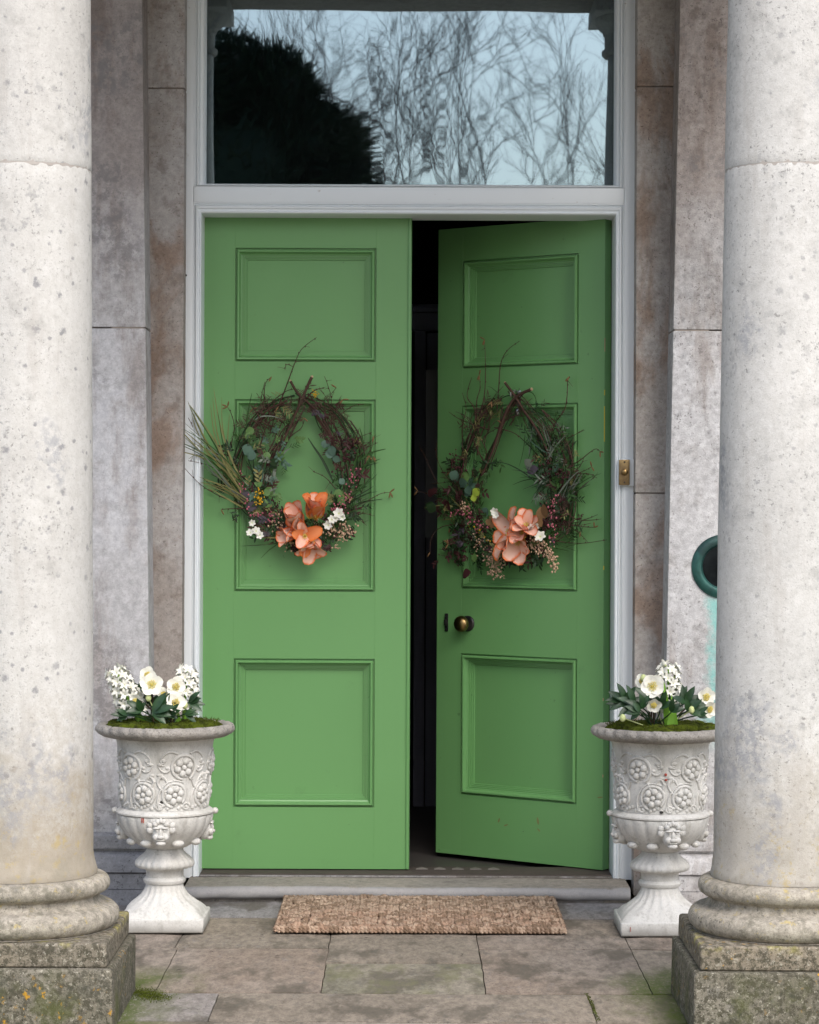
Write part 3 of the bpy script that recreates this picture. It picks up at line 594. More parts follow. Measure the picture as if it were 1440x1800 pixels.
# doorbell
c = P(1098, 830, YF); db = thing('doorbell', 'small brass push-button doorbell on the white frame', 'doorbell', c)
b = MB().box(c.x-.022, JR+.058, YF-.016, YF+.0005, c.z-.050, c.z+.046, .002); obj('mounting_block', b, 'white', db)
b = MB().box(c.x-.022, c.x+.017, YF-.026, YF-.0165, c.z-.047, c.z+.045, .003); obj('brass_plate', b, 'brass_dull', db)
b = MB(); disc_lathe(b, (c.x-.002, YF-.0262, c.z), YN, [(.012, 0), (.012, .003), (.009, .005), (.009, .008), (.004, .010)]); obj('push_button', b, 'brass', db)
b = MB(); disc_lathe(b, (c.x-.002, YF-.0262, c.z+.036), YN, [(.0035, 0), (.002, .002)], 8); obj('screw', b, 'iron', db); b = MB(); disc_lathe(b, (c.x-.002, YF-.0262, c.z-.037), YN, [(.0035, 0), (.002, .002)], 8); obj('screw', b, 'iron', db)
# round bronze bell pull
c = P(1272, 996, YO); bp = thing('bell_pull', 'round green bronze bell pull dish sunk in the stone wall, half hidden by the column', 'bell pull', c)
b = MB(); disc_lathe(b, c, YN, [(.113, 0), (.112, .006), (.104, .012), (.090, .016), (.080, .013), (.075, .006), (.066, .002), (.052, .0015), (.030, .0012)], 48); obj('dish', b, 'verdigris', bp)
b = MB(); disc_lathe(b, c, YN, [(.074, .0060), (.062, .003), (.030, .0022), (.012, .004)], 40); obj('dark_cup', b, 'bronze_dark', bp)
b = MB(); disc_lathe(b, c, YN, [(.010, .002), (.010, .02), (.020, .028), (.022, .036), (.014, .042)], 24); obj('pull_knob', b, 'bronze_dark', bp)
# little nail in the frame
c = P(327, 484, YF); b = MB(); disc_lathe(b, c, YN, [(.004, 0), (.004, .006), (.002, .008)], 8); o = obj('nail', b, 'iron'); tag(o, 'small dark nail head in the white frame beside the closed door', 'nail')

# ------------------------------------------------------------------ columns
YC = -2.21
for side in (-1, 1):
    ax = -1.063 if side < 0 else 1.041
    col = thing('stone_column', 'weathered pale stone column with dark spots, orange lichen on its plinth' if side < 0 else 'weathered pale stone column with grey blotches, mossy plinth', 'column', (ax, YC, 0))
    b = MB().box(ax-.283, ax+.283, YC-.283, YC+.283, -.005, .163, .010, 3); rough_edges(b, .004, 16, side); obj('plinth_block', b, 'plinth', col)
    b = MB().box(ax-.265, ax+.265, YC-.265, YC+.265, .1635, .230, .010, 3); rough_edges(b, .003, 16, side+4); obj('plinth_slab', b, 'plinth_top', col)
    prof = [(.20, .2305), (.252, .231)]
    for k in range(1, 10): a = -math.pi/2+math.pi*k/10; prof.append((.232+.034*math.cos(a), .264+.033*math.sin(a)))
    prof += [(.232, .297), (.224, .300), (.216, .304), (.211, .312), (.2105, .320), (.216, .326), (.220, .327)]
    for k in range(1, 10): a = -math.pi/2+math.pi*k/10; prof.append((.2165+.023*math.cos(a), .351+.024*math.sin(a)))
    prof += [(.2165, .376), (.207, .3765), (.18, .377)]
    b = MB().lathe(prof, 96, ax, YC, lambda i, r, z, t: (r+.0022*mnoise.noise(Vector((math.sin(t)*5, math.cos(t)*5, z*22+side*9))), z)); obj('column_base', b, 'base', col, 40)
    rb, rt = (.193, .170) if side < 0 else (.1965, .156)
    def rad(z):
        t = max(0, (z-.45)/(3.4-.45)); return rb-(rb-rt)*t**1.25
    zj = P(80 if side < 0 else 1360, 300, YC).z
    for z0, z1 in ((.3775, zj-.0012), (zj+.0012, 3.42)):
        nz = int((z1-z0)/.05); prof = []
        if z0 < .5: prof = [(.10, z0), (.2045, z0), (.2050, z0+.010), (.2015, z0+.022), (.1965 if side < 0 else .200, z0+.040)]
        else: prof = [(.10, z0), (rad(z0)-.0012, z0), (rad(z0), z0+.003)]
        zs0 = prof[-1][1]+.02
        for k in range(nz+1): z = zs0+(z1-.006-zs0)*k/nz; prof.append((rad(z), z))
        prof += [(rad(z1)-.0012, z1), (.10, z1)]
        def fn(i, r, z, t, z0=z0, z1=z1):
            nn = .0012*mnoise.noise(Vector((math.sin(t)*3, math.cos(t)*3, z*5+side*3))); ee = 0
            if min(z-z0, z1-z) < .008 and r > .12: ee = -max(0, mnoise.noise(Vector((math.sin(t)*9, math.cos(t)*9, z0*3+side))))*.006
            return r+nn+ee*.8, z
        b = MB().lathe(prof, 120, ax, YC, fn); obj('shaft_drum', b, 'column_l' if side < 0 else 'column_r', col, 40)
    b = MB().lathe([(rad(zj)-.0014, zj-.007), (rad(zj)-.0014, zj+.007)], 90, ax, YC); obj('mortar_joint', b, 'column_joint', col)
    prof = [(.10, 3.4225), (.176, 3.4230), (.185, 3.4320), (.185, 3.4470), (.172, 3.4520), (.172, 3.5170), (.178, 3.5220), (.182, 3.5370), (.20, 3.5520), (.216, 3.5720), (.222, 3.5920), (.10, 3.5922)]
    b = MB().lathe(prof, 72, ax, YC); b.box(ax-.235, ax+.235, YC-.235, YC+.235, 3.5930, 3.6620, .004); obj('capital', b, 'column_l' if side < 0 else 'column_r', col, 35)
roof = thing('porch_roof', 'stone entablature and flat ceiling carried by the two columns', 'porch roof', (0, YC, 3.6))
b = MB().box(-1.42, 1.42, YC-.19, YC+.19, 3.663, 3.7595, .006); obj('front_beam', b, 'ceiling', roof)
for s_ in (-1, 1): b = MB().box(min(s_*1.05-.17, s_*1.05+.17), max(s_*1.05-.17, s_*1.05+.17), YC+.192, YO-.003, 3.664, 3.7595, .006); obj('side_beam', b, 'ceiling', roof)
b = MB().box(-1.55, 1.55, YC-.36, YI-.003, 3.76, 4.15, .01); obj('ceiling_slab', b, 'ceiling', roof)

# ------------------------------------------------------------------ doormat
mx0, mx1, my0, my1 = -.434, .514, -1.00, -.363
MT = thing('doormat', 'chunky woven jute doormat lying against the stone step', 'doormat', ((mx0+mx1)/2, (my0+my1)/2, 0), R(-.35))
b = MB().box(mx0+.01, mx1-.01, my0+.01, my1-.008, .001, .010, .004); obj('backing', b, 'jute', MT)
b = MB(); nc, nr = 40, 16; px_ = (mx1-mx0-.03)/nc; py_ = (my1-my0-.03)/nr; rr = random.Random(4)
for i in range(nc):
    for j in range(nr):
        x = mx0+.015+px_*(i+.5)+rr.gauss(0, .0012); y = my0+.018+py_*(j+.5)+rr.gauss(0, .0018); hgt = .020+rr.gauss(0, .0024)+.002*math.sin(j*2.1+i*.7)
        for q in (-1, 1):
            o_ = q*.0056; tw = rr.gauss(0, .003)
            b.tube([(x+o_*1.3-.003*q, y-py_*.62, .010), (x+o_-tw, y-py_*.34, hgt-.002), (x+o_*.7+tw, y+py_*.02, hgt+.001), (x+o_*1.1+.003*q, y+py_*.40, hgt-.005), (x+o_, y+py_*.6, .009)], [.0055, .0076, .0086, .0074, .005], 6, False)
obj('woven_loops', b, 'jute', MT, 80, kind='stuff')
b = MB()
def braid(a, b_, n):
    a = Vector(a); b_ = Vector(b_); d = (b_-a)/n; sd = d.cross(Vector((0,0,1))).normalized()
    for i in range(n):
        c = a+d*(i+.5)+Vector((rr.gauss(0, .0008), rr.gauss(0, .0008), 0))
        b.tube([c-d*.7-sd*.005, c-d*.2+Vector((0,0,.006)), c+d*.3+sd*.004+Vector((0,0,.004)), c+d*.75+sd*.005-Vector((0,0,.003))], [.004, .0065, .0062, .004], 6, False)
for zz in (.007, .015): braid((mx0, my0+.006, zz), (mx1, my0+.006, zz), 66); braid((mx0, my1-.008, zz), (mx1, my1-.008, zz), 66)
for zz in (.007, .015): braid((mx0+.006, my0, zz), (mx0+.006, my1, zz), 38); braid((mx1-.006, my0, zz), (mx1-.006, my1, zz), 38)
obj('braided_edge', b, 'jute', MT, 80, kind='stuff')

# ------------------------------------------------------------------ urns
def make_urn(label, loc, rz, TW):
    U = thing('garden_urn', label, 'urn', loc, rz, 'white urns flanking the door')
    def L(name, mb, mt='urn', parent=None, smooth=40): 
        o = obj(name, mb, mt, None, smooth); o.parent = parent or U; return o
    b = MB().box(-.140, .140, -.140, .140, 0, .046, .007, 3); rough_edges(b, .003, 20, 2); L('base_block', b)
    b = MB(); vs = []; ns = 12     # square-to-round foot, fluted
    prof = [(.134, .0462, 1), (.128, .056, .9), (.122, .068, .6), (.108, .082, .15), (.092, .094, 0), (.076, .108, 0), (.066, .124, 0), (.062, .138, 0), (.0615, .146, 0)]
    n = 96
    for r, z, sq in prof:
        for k in range(n):
            t = 2*math.pi*k/n; m_ = max(abs(math.sin(t)), abs(math.cos(t))); rs = r/m_
            rs = min(rs, r*1.30); fl = 1+.035*math.cos(t*20)*(1-sq)*(1 if z < .13 else .2); rr_ = (rs*sq+r*(1-sq))*fl
            vs.append((rr_*math.sin(t), -rr_*math.cos(t), z))
    fs = [(i*n+k, i*n+(k+1)%n, (i+1)*n+(k+1)%n, (i+1)*n+k) for i in range(len(prof)-1) for k in range(n)]; b.add(vs, fs); L('fluted_foot', b, smooth=60)
    b = MB().lathe([(.058, .1455), (.066, .146), (.070, .152), (.0705, .158), (.066, .164), (.062, .167), (.062, .186), (.066, .194), (.05, .1945)], 64); L('neck_ring', b)
    def kn(i, r, z, t): return (r*(1+.05*abs(math.cos(t*12))*(1 if r > .06 else .3)), z)
    b = MB().lathe([(.05, .1948), (.076, .196), (.088, .199), (.094, .206), (.0945, .213), (.090, .222), (.080, .232), (.070, .240), (.062, .248), (.057, .260), (.03, .2605)], 112, fn=kn); L('knop', b, smooth=50)
    bowl = [(.03, .2608), (.060, .261), (.075, .266), (.092, .276), (.110, .290), (.128, .307), (.142, .326), (.152, .346), (.157, .364), (.1575, .374)]
    def bw(i, r, z, t):
        g = abs(math.sin((t-R(TW))*11)); return (r*(1+.042*(g**.45-.6)*min(1, max(0, (z-.27)/.03))), z)
    b = MB().lathe(bowl+[(.157, .376)], 168, fn=bw); L('gadrooned_bowl', b, smooth=60)
    b = MB().lathe([(.14, .3762), (.157, .3765), (.1625, .380), (.1625, .385), (.157, .390), (.149, .395), (.140, .3965)], 80); L('bowl_lip', b)
    body = [(.13, .3968), (.141, .397), (.1415, .41), (.144, .45), (.148, .50), (.152, .55), (.156, .59), (.160, .615), (.167, .627), (.10, .6275)]
    b = MB().lathe(body, 96); bd = L('tapered_body', b)
    def rr_(z):
        for i in range(1, len(body)-2):
            if body[i][1] <= z <= body[i+1][1]: t = (z-body[i][1])/(body[i+1][1]-body[i][1]); return body[i][0]+(body[i+1][0]-body[i][0])*t
        return .15
    def S(deg, z, off=0): t = R(deg+TW); r = rr_(z)+off; return Vector((r*math.sin(t), -r*math.cos(t), z))
    mpd = 57.3/.148
    def ros(deg, z, s=1.0):
        q = MB(); rot = Matrix.Rotation(R(deg), 3, 'Z')
        for k in range(6): a = k*math.pi/3+.3; q.ball(S(deg+.0175*s*math.cos(a)*mpd, z+.0175*s*math.sin(a), .002), .0105*s, 8, 6, (1, .9, 1), rot)
        for k in range(6): a = k*math.pi/3+.82; q.ball(S(deg+.024*s*math.cos(a)*mpd, z+.024*s*math.sin(a), -.001), .007*s, 6, 5, (1, .6, 1), rot)
        q.ball(S(deg, z, .003), .008*s, 8, 6); L('rosette', q, 'urn', bd, 70)
    def scroll(deg, z, rad, a0, a1, end=None, th=.0045):
        pts = []; n_s = 26
        for k in range(n_s+1):
            a = R(a0+(a1-a0)*k/n_s); r_ = rad*(1-.12*k/n_s); pts.append(S(deg+r_*math.cos(a)*mpd, z+r_*math.sin(a), .0005))
        if end: 
            for k in range(1, 9): t = k/8; pts.append(S(deg+end[0]*t+rad*.88*math.cos(R(a1))*mpd*(1-t), z+end[1]*t+rad*.88*math.sin(R(a1))*(1-t)+.012*math.sin(math.pi*t), .0005))
        q = MB().tube(pts, [th]*len(pts), 6); L('scroll', q, 'urn', bd, 70)
    ups = [-43, 28, 100, 172, 244]; los = [-24, 17, 62, 107, 152, 197, 242, 287]
    for d in ups: ros(d, .540, 1.18); scroll(d, .540, .043, -60, 265, None, .0058)
    for d in los: ros(d, .450, 1.18); scroll(d, .450, .041, 250, -45, None, .0056)
    for i, d in enumerate(range(-65, 290, 36)):
        q = MB()
        for k in range(7): 
            dd = d+k*5-9; zz = .412+.006*math.sin(k*2.1); q.ball(S(dd, zz, 0), .0075, 7, 5, (1, .6, .9), Matrix.Rotation(R(dd), 3, 'Z'))
        ps = [S(d+26+.012*math.cos(a_*.55)*mpd, .413+.010*math.sin(a_*.55), .001) for a_ in range(12)]; q.tube(ps, .0035, 6)
        L('leaf_swag', q, 'urn', bd, 70)
    for d in (-7, 64, 136, 208, 280):
        for s_ in (-1, 1):
            q = MB(); pts = [S(d+s_*(2+k*2.1), .492+.020*math.sin(k*.55), .0) for k in range(9)]; q.tube(pts, [.0055-.0003*k for k in range(9)], 6)
            L('acanthus_spray', q, 'urn', bd, 70); q = MB(); pts = [S(d+s_*(9+.011*math.cos(k*.6)*mpd*.5), .556+.010*math.sin(k*.6), .0) for k in range(10)]; q.tube(pts, .0035, 6); L('curl', q, 'urn', bd, 70)
            q = MB().ball(S(d+s_*5, .515, 0), .009, 7, 5, (1.3, .5, .7)); L('bud_boss', q, 'urn', bd, 70)
    def band(pts, th):
        q = MB(); pp = spline([S(a_, z_, .0008) for a_, z_ in pts], 6); q.tube(pp, (th, th*.6), 6); L('tendril', q, 'urn', bd, 70)
    for i, d in enumerate(ups):
        for s_ in (-1, 1):
            band([(d+s_*12, .500), (d+s_*17, .475), (d+s_*24, .462), (d+s_*31, .478), (d+s_*33, .500), (d+s_*29, .512), (d+s_*26, .503)], .0048)
            band([(d+s_*8, .585), (d+s_*16, .592), (d+s_*24, .583), (d+s_*29, .566), (d+s_*27, .553), (d+s_*23, .560)], .0042)
            band([(d+s_*17, .535), (d+s_*22, .525), (d+s_*28, .530), (d+s_*32, .545)], .0042)
            for k in range(3): q = MB().ball(S(d+s_*(20+k*5), .538+.012*((k*2) % 3), 0), .0075, 7, 5, (1.2, .6, .8)); L('leaf_boss', q, 'urn', bd, 70)
    for d in los:
        band([(d-20, .405), (d-22, .43), (d-19, .462), (d-10, .490), (d+2, .497), (d+12, .490)], .0042)
    for d in (0, 90, 180, 270):       # lion masks
        q = MB(); rot = Matrix.Rotation(R(d+TW), 3, 'Z'); O = rot @ Vector((0, -.150 if d == 0 else -.138, .336))
        def bl(x, y, z, r, ax=(1,1,1)): q.ball(O+rot @ Vector((x, y, z)), r, 10, 8, ax, rot)
        bl(0, .006, -.008, .034, (.92, .72, 1.2)); bl(0, -.016, -.008, .0085, (.85, 1.0, 1.9)); bl(0, -.022, -.019, .0085, (1.5, .8, .75)); bl(0, -.010, -.040, .013, (1.3, .9, .7)); bl(0, -.017, -.029, .0075, (2.2, .7, .45))
        for s_ in (-1, 1): bl(s_*.0135, -.0175, .010, .0085, (1.5, .8, .5)); bl(s_*.015, -.014, -.020, .012, (1, .8, .9)); bl(s_*.0125, -.0165, .002, .0042); bl(s_*.036, .004, .012, .011, (.6, .7, 1.1))
        for k in range(9): a = R(-10+k*200/8); bl(.036*math.cos(a), .002, .008+.036*math.sin(a), .0125, (1, .8, 1))
        for k in range(5): a = R(30+k*120/4); bl(.021*math.cos(a), -.010, .012+.021*math.sin(a), .0095)
        L('lion_mask', q, 'urn', None, 70)
    for d in (-26, 26, 64, 116, 154, 206, 244, 296):
        rot = Matrix.Rotation(R(d+TW), 3, 'Z'); q = MB().ball(rot @ Vector((0, -.118, .288)), .019, 10, 8, (1.15, .8, .62), rot); L('egg_boss', q, 'urn', None, 70)
    for d in (-90, 90): rot = Matrix.Rotation(R(d), 3, 'Z'); q = MB().ball(rot @ Vector((0, -.166, .384)), .011, 8, 6); L('lip_knob', q, 'urn', None, 70)
    rim = [(.150, .6277), (.170, .628), (.190, .630), (.208, .634), (.220, .641), (.2265, .650), (.2265, .659), (.221, .667), (.212, .671), (.200, .6715), (.192, .667), (.187, .658), (.183, .645), (.178, .63)]
    def rm(i, r, z, t):
        k = mnoise.noise(Vector((math.sin(t)*14, math.cos(t)*14, z*60)))*.003+mnoise.noise(Vector((math.sin(t)*40, math.cos(t)*40, z*150)))*.0022
        if 2 <= i <= 8: k += .007*(abs(math.sin(t*15+(z-.65)*45))**.6-.5)
        return (r+k, z+k*.6)
    b = MB().lathe(rim, 200, fn=rm, caps=False); L('carved_rim', b, 'urn_rim', None, 70)
    b = MB().lathe([(.02, .630), (.182, .632), (.183, .640), (.14, .642), (.02, .643)], 40); L('soil', b, 'soil')
    q = MB(); 
    return U
c = PZ(289, 1642, 0)
UL = Vector((P(290, 1450, c.y+.145).x, c.y+.145, 0)); c = PZ(1161, 1648, 0); UR = Vector((P(1160.5, 1450, c.y+.145).x, c.y+.145, 0))
u1 = make_urn('white stone urn with lion mask beside the closed door, two hyacinths planted in it', UL, 0, 1)
u2 = make_urn('white stone urn with lion mask beside the ajar door, one hyacinth planted in it', UR, 0, 9)
b = MB()
for (dx, dz) in ((-.060, .372), (-.055, .371)): b.box(UL.x+dx-.0015, UL.x+dx+.0015, UL.y-.152, UL.y-.146, dz-.010, dz+.005)
o = obj('paint_flake', b, 'red'); o.parent = u1; o.matrix_parent_inverse = LOC[u1.name].inverted()
b = MB().ball((UR.x+.002, UR.y-.155, .528), .005, 8, 6, (1, .4, 1)); b.ball((UR.x+.003, UR.y-.154, .511), .005, 8, 6, (1, .4, .8)); o = obj('paint_flake', b, 'red'); o.parent = u2; o.matrix_parent_inverse = LOC[u2.name].inverted()
b = MB().box(UR.x-.110, UR.x-.1085, UR.y-.1445, UR.y-.138, .018, .032); o = obj('paint_flake', b, 'red'); o.parent = u2; o.matrix_parent_inverse = LOC[u2.name].inverted()
for u, U_ in ((u1, UL), (u2, UR)):
    b = MB(); b.ball((U_.x+(.004 if u is u1 else -.010), U_.y-.144, .428 if u is u1 else .405), .0055, 8, 6, (1.2, .5, .9)); o = obj('drain_hole', b, 'iron'); o.parent = u; o.matrix_parent_inverse = LOC[u.name].inverted()

def moss(U_, label, seed):
    rg = random.Random(seed); b = MB()
    for k in range(150):
        a = rg.uniform(0, 6.28); r = .176*math.sqrt(rg.uniform(.12, 1)); s_ = rg.uniform(.014, .034)
        b.ball((U_.x+r*math.sin(a), U_.y-r*math.cos(a), .652+rg.uniform(0, .012)), s_, 9, 6, (1.2, 1.2, .75))
    rough_edges(b, .004, 60, seed)
    for k in range(2600):       # fuzzy tips
        a = rg.uniform(0, 6.28); r = .182*math.sqrt(rg.uniform(.1, 1)); p = Vector((U_.x+r*math.sin(a), U_.y-r*math.cos(a), .668+rg.uniform(0, .012)))
        d = Vector((rg.gauss(0, .5), rg.gauss(0, .5), 1)).normalized()*rg.uniform(.006, .012); sd = d.orthogonal().normalized()*.0012; b.add([p-sd, p+sd, p+d], [(0, 1, 2)])
    o = obj('moss', b, 'moss', None, 80, kind='stuff'); tag(o, label, 'moss')
moss(UL, 'bright green moss carpet around the hyacinths beside the closed door', 3); moss(UR, 'bright green moss carpet in the urn beside the ajar door', 5)

def hyacinth(label, base, top, nfl, r0, seed, leaves=()):
    rg = random.Random(seed); T = thing('hyacinth', label, 'flower', base, 0, 'white hyacinths in the urns'); base = Vector(base); top = Vector(top); ax = (top-base).normalized()
    b = MB().tube([base, base.lerp(top, .5), top], [.006, .004], 7); obj('stem', b, 'hyleaf', T)
    for k in range(nfl):
        t = k/(nfl-1); c = base.lerp(top, .30+.70*t); a = k*2.4; o_ = ax.orthogonal().normalized(); q = ax.cross(o_); rd = o_*math.cos(a)+q*math.sin(a)
        d = (rd+ax*(t*.9-.15)).normalized(); c2 = c+rd*r0*(.95-.45*t)*.65; b = MB()
        for j in range(6):
            aa = j*math.pi/3+rg.uniform(-.2, .2); oo = d.orthogonal().normalized(); qq = d.cross(oo); rr2 = oo*math.cos(aa)+qq*math.sin(aa)
            b.petal(c2, d, rr2, .026*rg.uniform(.9, 1.2), .0105, .35, 1.9, .2, 0, 4, 2)
        b2 = obj('floret', b, 'petal', T, 80)
    for (dx, dy, h, lean) in leaves:
        b = MB().leaf(base+Vector((dx, dy, 0)), Vector((lean, -.05, 1)), Vector((0, -1, .1)), h, .026, .1, .35, 8, .55, .05); obj('leaf', b, 'hyleaf', T, 60)
    return T
def hflower(T, c, d, size, seed):
    rg = random.Random(seed); d = Vector(d).normalized(); o_ = d.orthogonal().normalized(); q = d.cross(o_); a0 = rg.uniform(0, 1.2)
    b0 = None
    for j in range(5):
        a = a0+j*2*math.pi/5; rd = o_*math.cos(a)+q*math.sin(a); b = MB().petal(Vector(c)+d*.001*(j % 2), d, rd, size*rg.uniform(.93, 1.07), size*1.05, 1.15, 1.40, .28, 0, 6, 4, .85); o = obj('petal', b, 'petal', T, 80)
    b = MB()
    for k in range(26):
        a = k*2.4; r = size*.27*math.sqrt(k/26); dd = (d*1.0+(o_*math.cos(a)+q*math.sin(a))*.8*math.sqrt(k/26)); p = Vector(c)+(o_*math.cos(a)+q*math.sin(a))*r*.5
        e = p+dd.normalized()*size*.36; b.tube([p, e], .0006, 4, False); b.ball(e, .0020, 5, 4)
    b.ball(Vector(c)+d*.004, .004, 6, 5); obj('stamens', b, 'stamen', T, 80)
def hellebore(label, base, flowers, leaves, seed, buds=()):
    rg = random.Random(seed); T = thing('hellebore', label, 'flower', base, 0, 'white hellebores in the urns'); base = Vector(base)
    for i, (c, d, s_) in enumerate(flowers):
        c = Vector(c); b0 = base+Vector((rg.uniform(-.04, .04), rg.uniform(-.02, .02), 0)); bk = c-Vector(d).normalized()*.012
        b = MB().tube(spline([b0, b0.lerp(bk, .6)+Vector((0, 0, .012)), bk, c]), .0028, 6); obj('stem', b, 'bark_grey', T, 60); hflower(T, c, d, s_, seed*10+i)
    for c in buds:
        c = Vector(c); b = MB().ball(c, .010, 8, 6, (1, 1, 1.3)); b.tube([base+Vector((rg.uniform(-.03, .03), 0, 0)), c], .002, 5); obj('bud', b, 'petal', T, 80)
    for (c, ang, s_, nl) in leaves:      # palmate leaves
        c = Vector(c); b = MB().tube(spline([base+Vector((rg.uniform(-.05, .05), rg.uniform(-.03, .04), 0)), base.lerp(c, .6)+Vector((0, 0, .01)), c]), .0024, 5); obj('leaf_stalk', b, 'hleaf', T, 60)
        for k in range(nl):
            a = R(ang+(k-(nl-1)/2)*34+rg.uniform(-7, 7)); dd = Vector((math.sin(a), -.35+rg.uniform(-.3, .3), math.cos(a)*.75)); b = MB().leaf(c, dd, Vector((rg.uniform(-.3, .3), -1, .55)), s_*rg.uniform(.65, 1.0), s_*.33, .5, .3, 6, .8, .03); obj('leaflet', b, 'hleaf', T, 60)
    return T
def U1(px, py, dy=0): return P(px, py, UL.y+dy)
def U2(px, py, dy=0): return P(px, py, UR.y+dy)
hyacinth('white hyacinth leaning towards the column, beside the closed door', (UL.x-.075, UL.y-.01, .65), U1(203, 1180, -.03), 44, .060, 11, ((.01, .01, .10, -.5),))
hyacinth('white hyacinth standing against the white frame, beside the closed door', (UL.x+.055, UL.y+.03, .65), U1(329, 1178, .03), 42, .056, 12, ((.015, -.02, .115, .12), (-.01, -.02, .10, -.2)))
hellebore('white hellebore with four open flowers in the urn by the closed door', (UL.x, UL.y-.01, .65),
  [(U1(260, 1187, 0), (-.1, -1, .25), .029), (U1(267, 1204, -.05), (.05, -1, .25), .041), (U1(309, 1208, -.03), (.15, -1, .2), .036), (U1(309, 1236, -.09), (.1, -1, .3), .035), (U1(240, 1232, -.06), (-.4, -.8, -.1), .026), (U1(287, 1222, -.02), (.3, -.7, .5), .026)],
  [(U1(250, 1250, -.10), -60, .075, 4), (U1(235, 1255, -.05), -20, .07, 4), (U1(268, 1252, -.12), 75, .085, 4), (U1(285, 1250, -.09), 60, .08, 4), (U1(332, 1235, -.02), 80, .062, 4), (U1(300, 1256, -.10), 20, .06, 3), (U1(325, 1255, -.05), 90, .055, 3), (U1(265, 1240, .03), 0, .08, 5), (U1(240, 1240, .02), -30, .07, 4), (U1(300, 1240, .04), 20, .08, 4), (U1(225, 1258, -.08), -80, .06, 3), (U1(247, 1212, .01), -30, .045, 3)], 2,
  [U1(261, 1227, -.06), U1(325, 1240, -.06)])
hyacinth('white hyacinth with tall bright green leaf in the urn by the ajar door', (UR.x+.020, UR.y+.03, .65), U2(1176, 1172, .04), 46, .062, 13, ((.005, -.10, .11, .05), (.02, -.09, .13, -.08), (.005, -.06, .17, -.10)))
hellebore('white hellebore with nodding flowers in the urn by the ajar door', (UR.x-.01, UR.y, .65),
  [(U2(1147, 1207, -.06), (-.05, -1, .2), .043), (U2(1149, 1238, -.10), (0, -.9, -.4), .028), (U2(1240, 1225, -.02), (.3, -.9, 0), .034), (U2(1246, 1246, -.05), (.4, -.8, -.2), .030), (U2(1130, 1198, -.02), (-.5, -.6, .3), .026)],
  [(U2(1100, 1232, -.03), -50, .075, 5), (U2(1115, 1238, -.08), -70, .075, 4), (U2(1095, 1240, 0), -20, .06, 4), (U2(1130, 1245, -.10), -30, .07, 4), (U2(1205, 1235, -.03), 20, .075, 5), (U2(1210, 1250, -.09), 50, .07, 4), (U2(1225, 1245, -.02), 30, .06, 4), (U2(1160, 1245, -.04), 0, .07, 4), (U2(1180, 1252, -.11), 30, .06, 3), (U2(1125, 1252, -.12), -80, .06, 4), (U2(1150, 1235, .05), 0, .09, 5), (U2(1190, 1240, .03), 0, .08, 4), (U2(1225, 1258, -.1), 70, .055, 3)], 3,
  [U2(1131, 1192, -.04), U2(1216, 1248, -.10), U2(1095, 1262, -.12)])

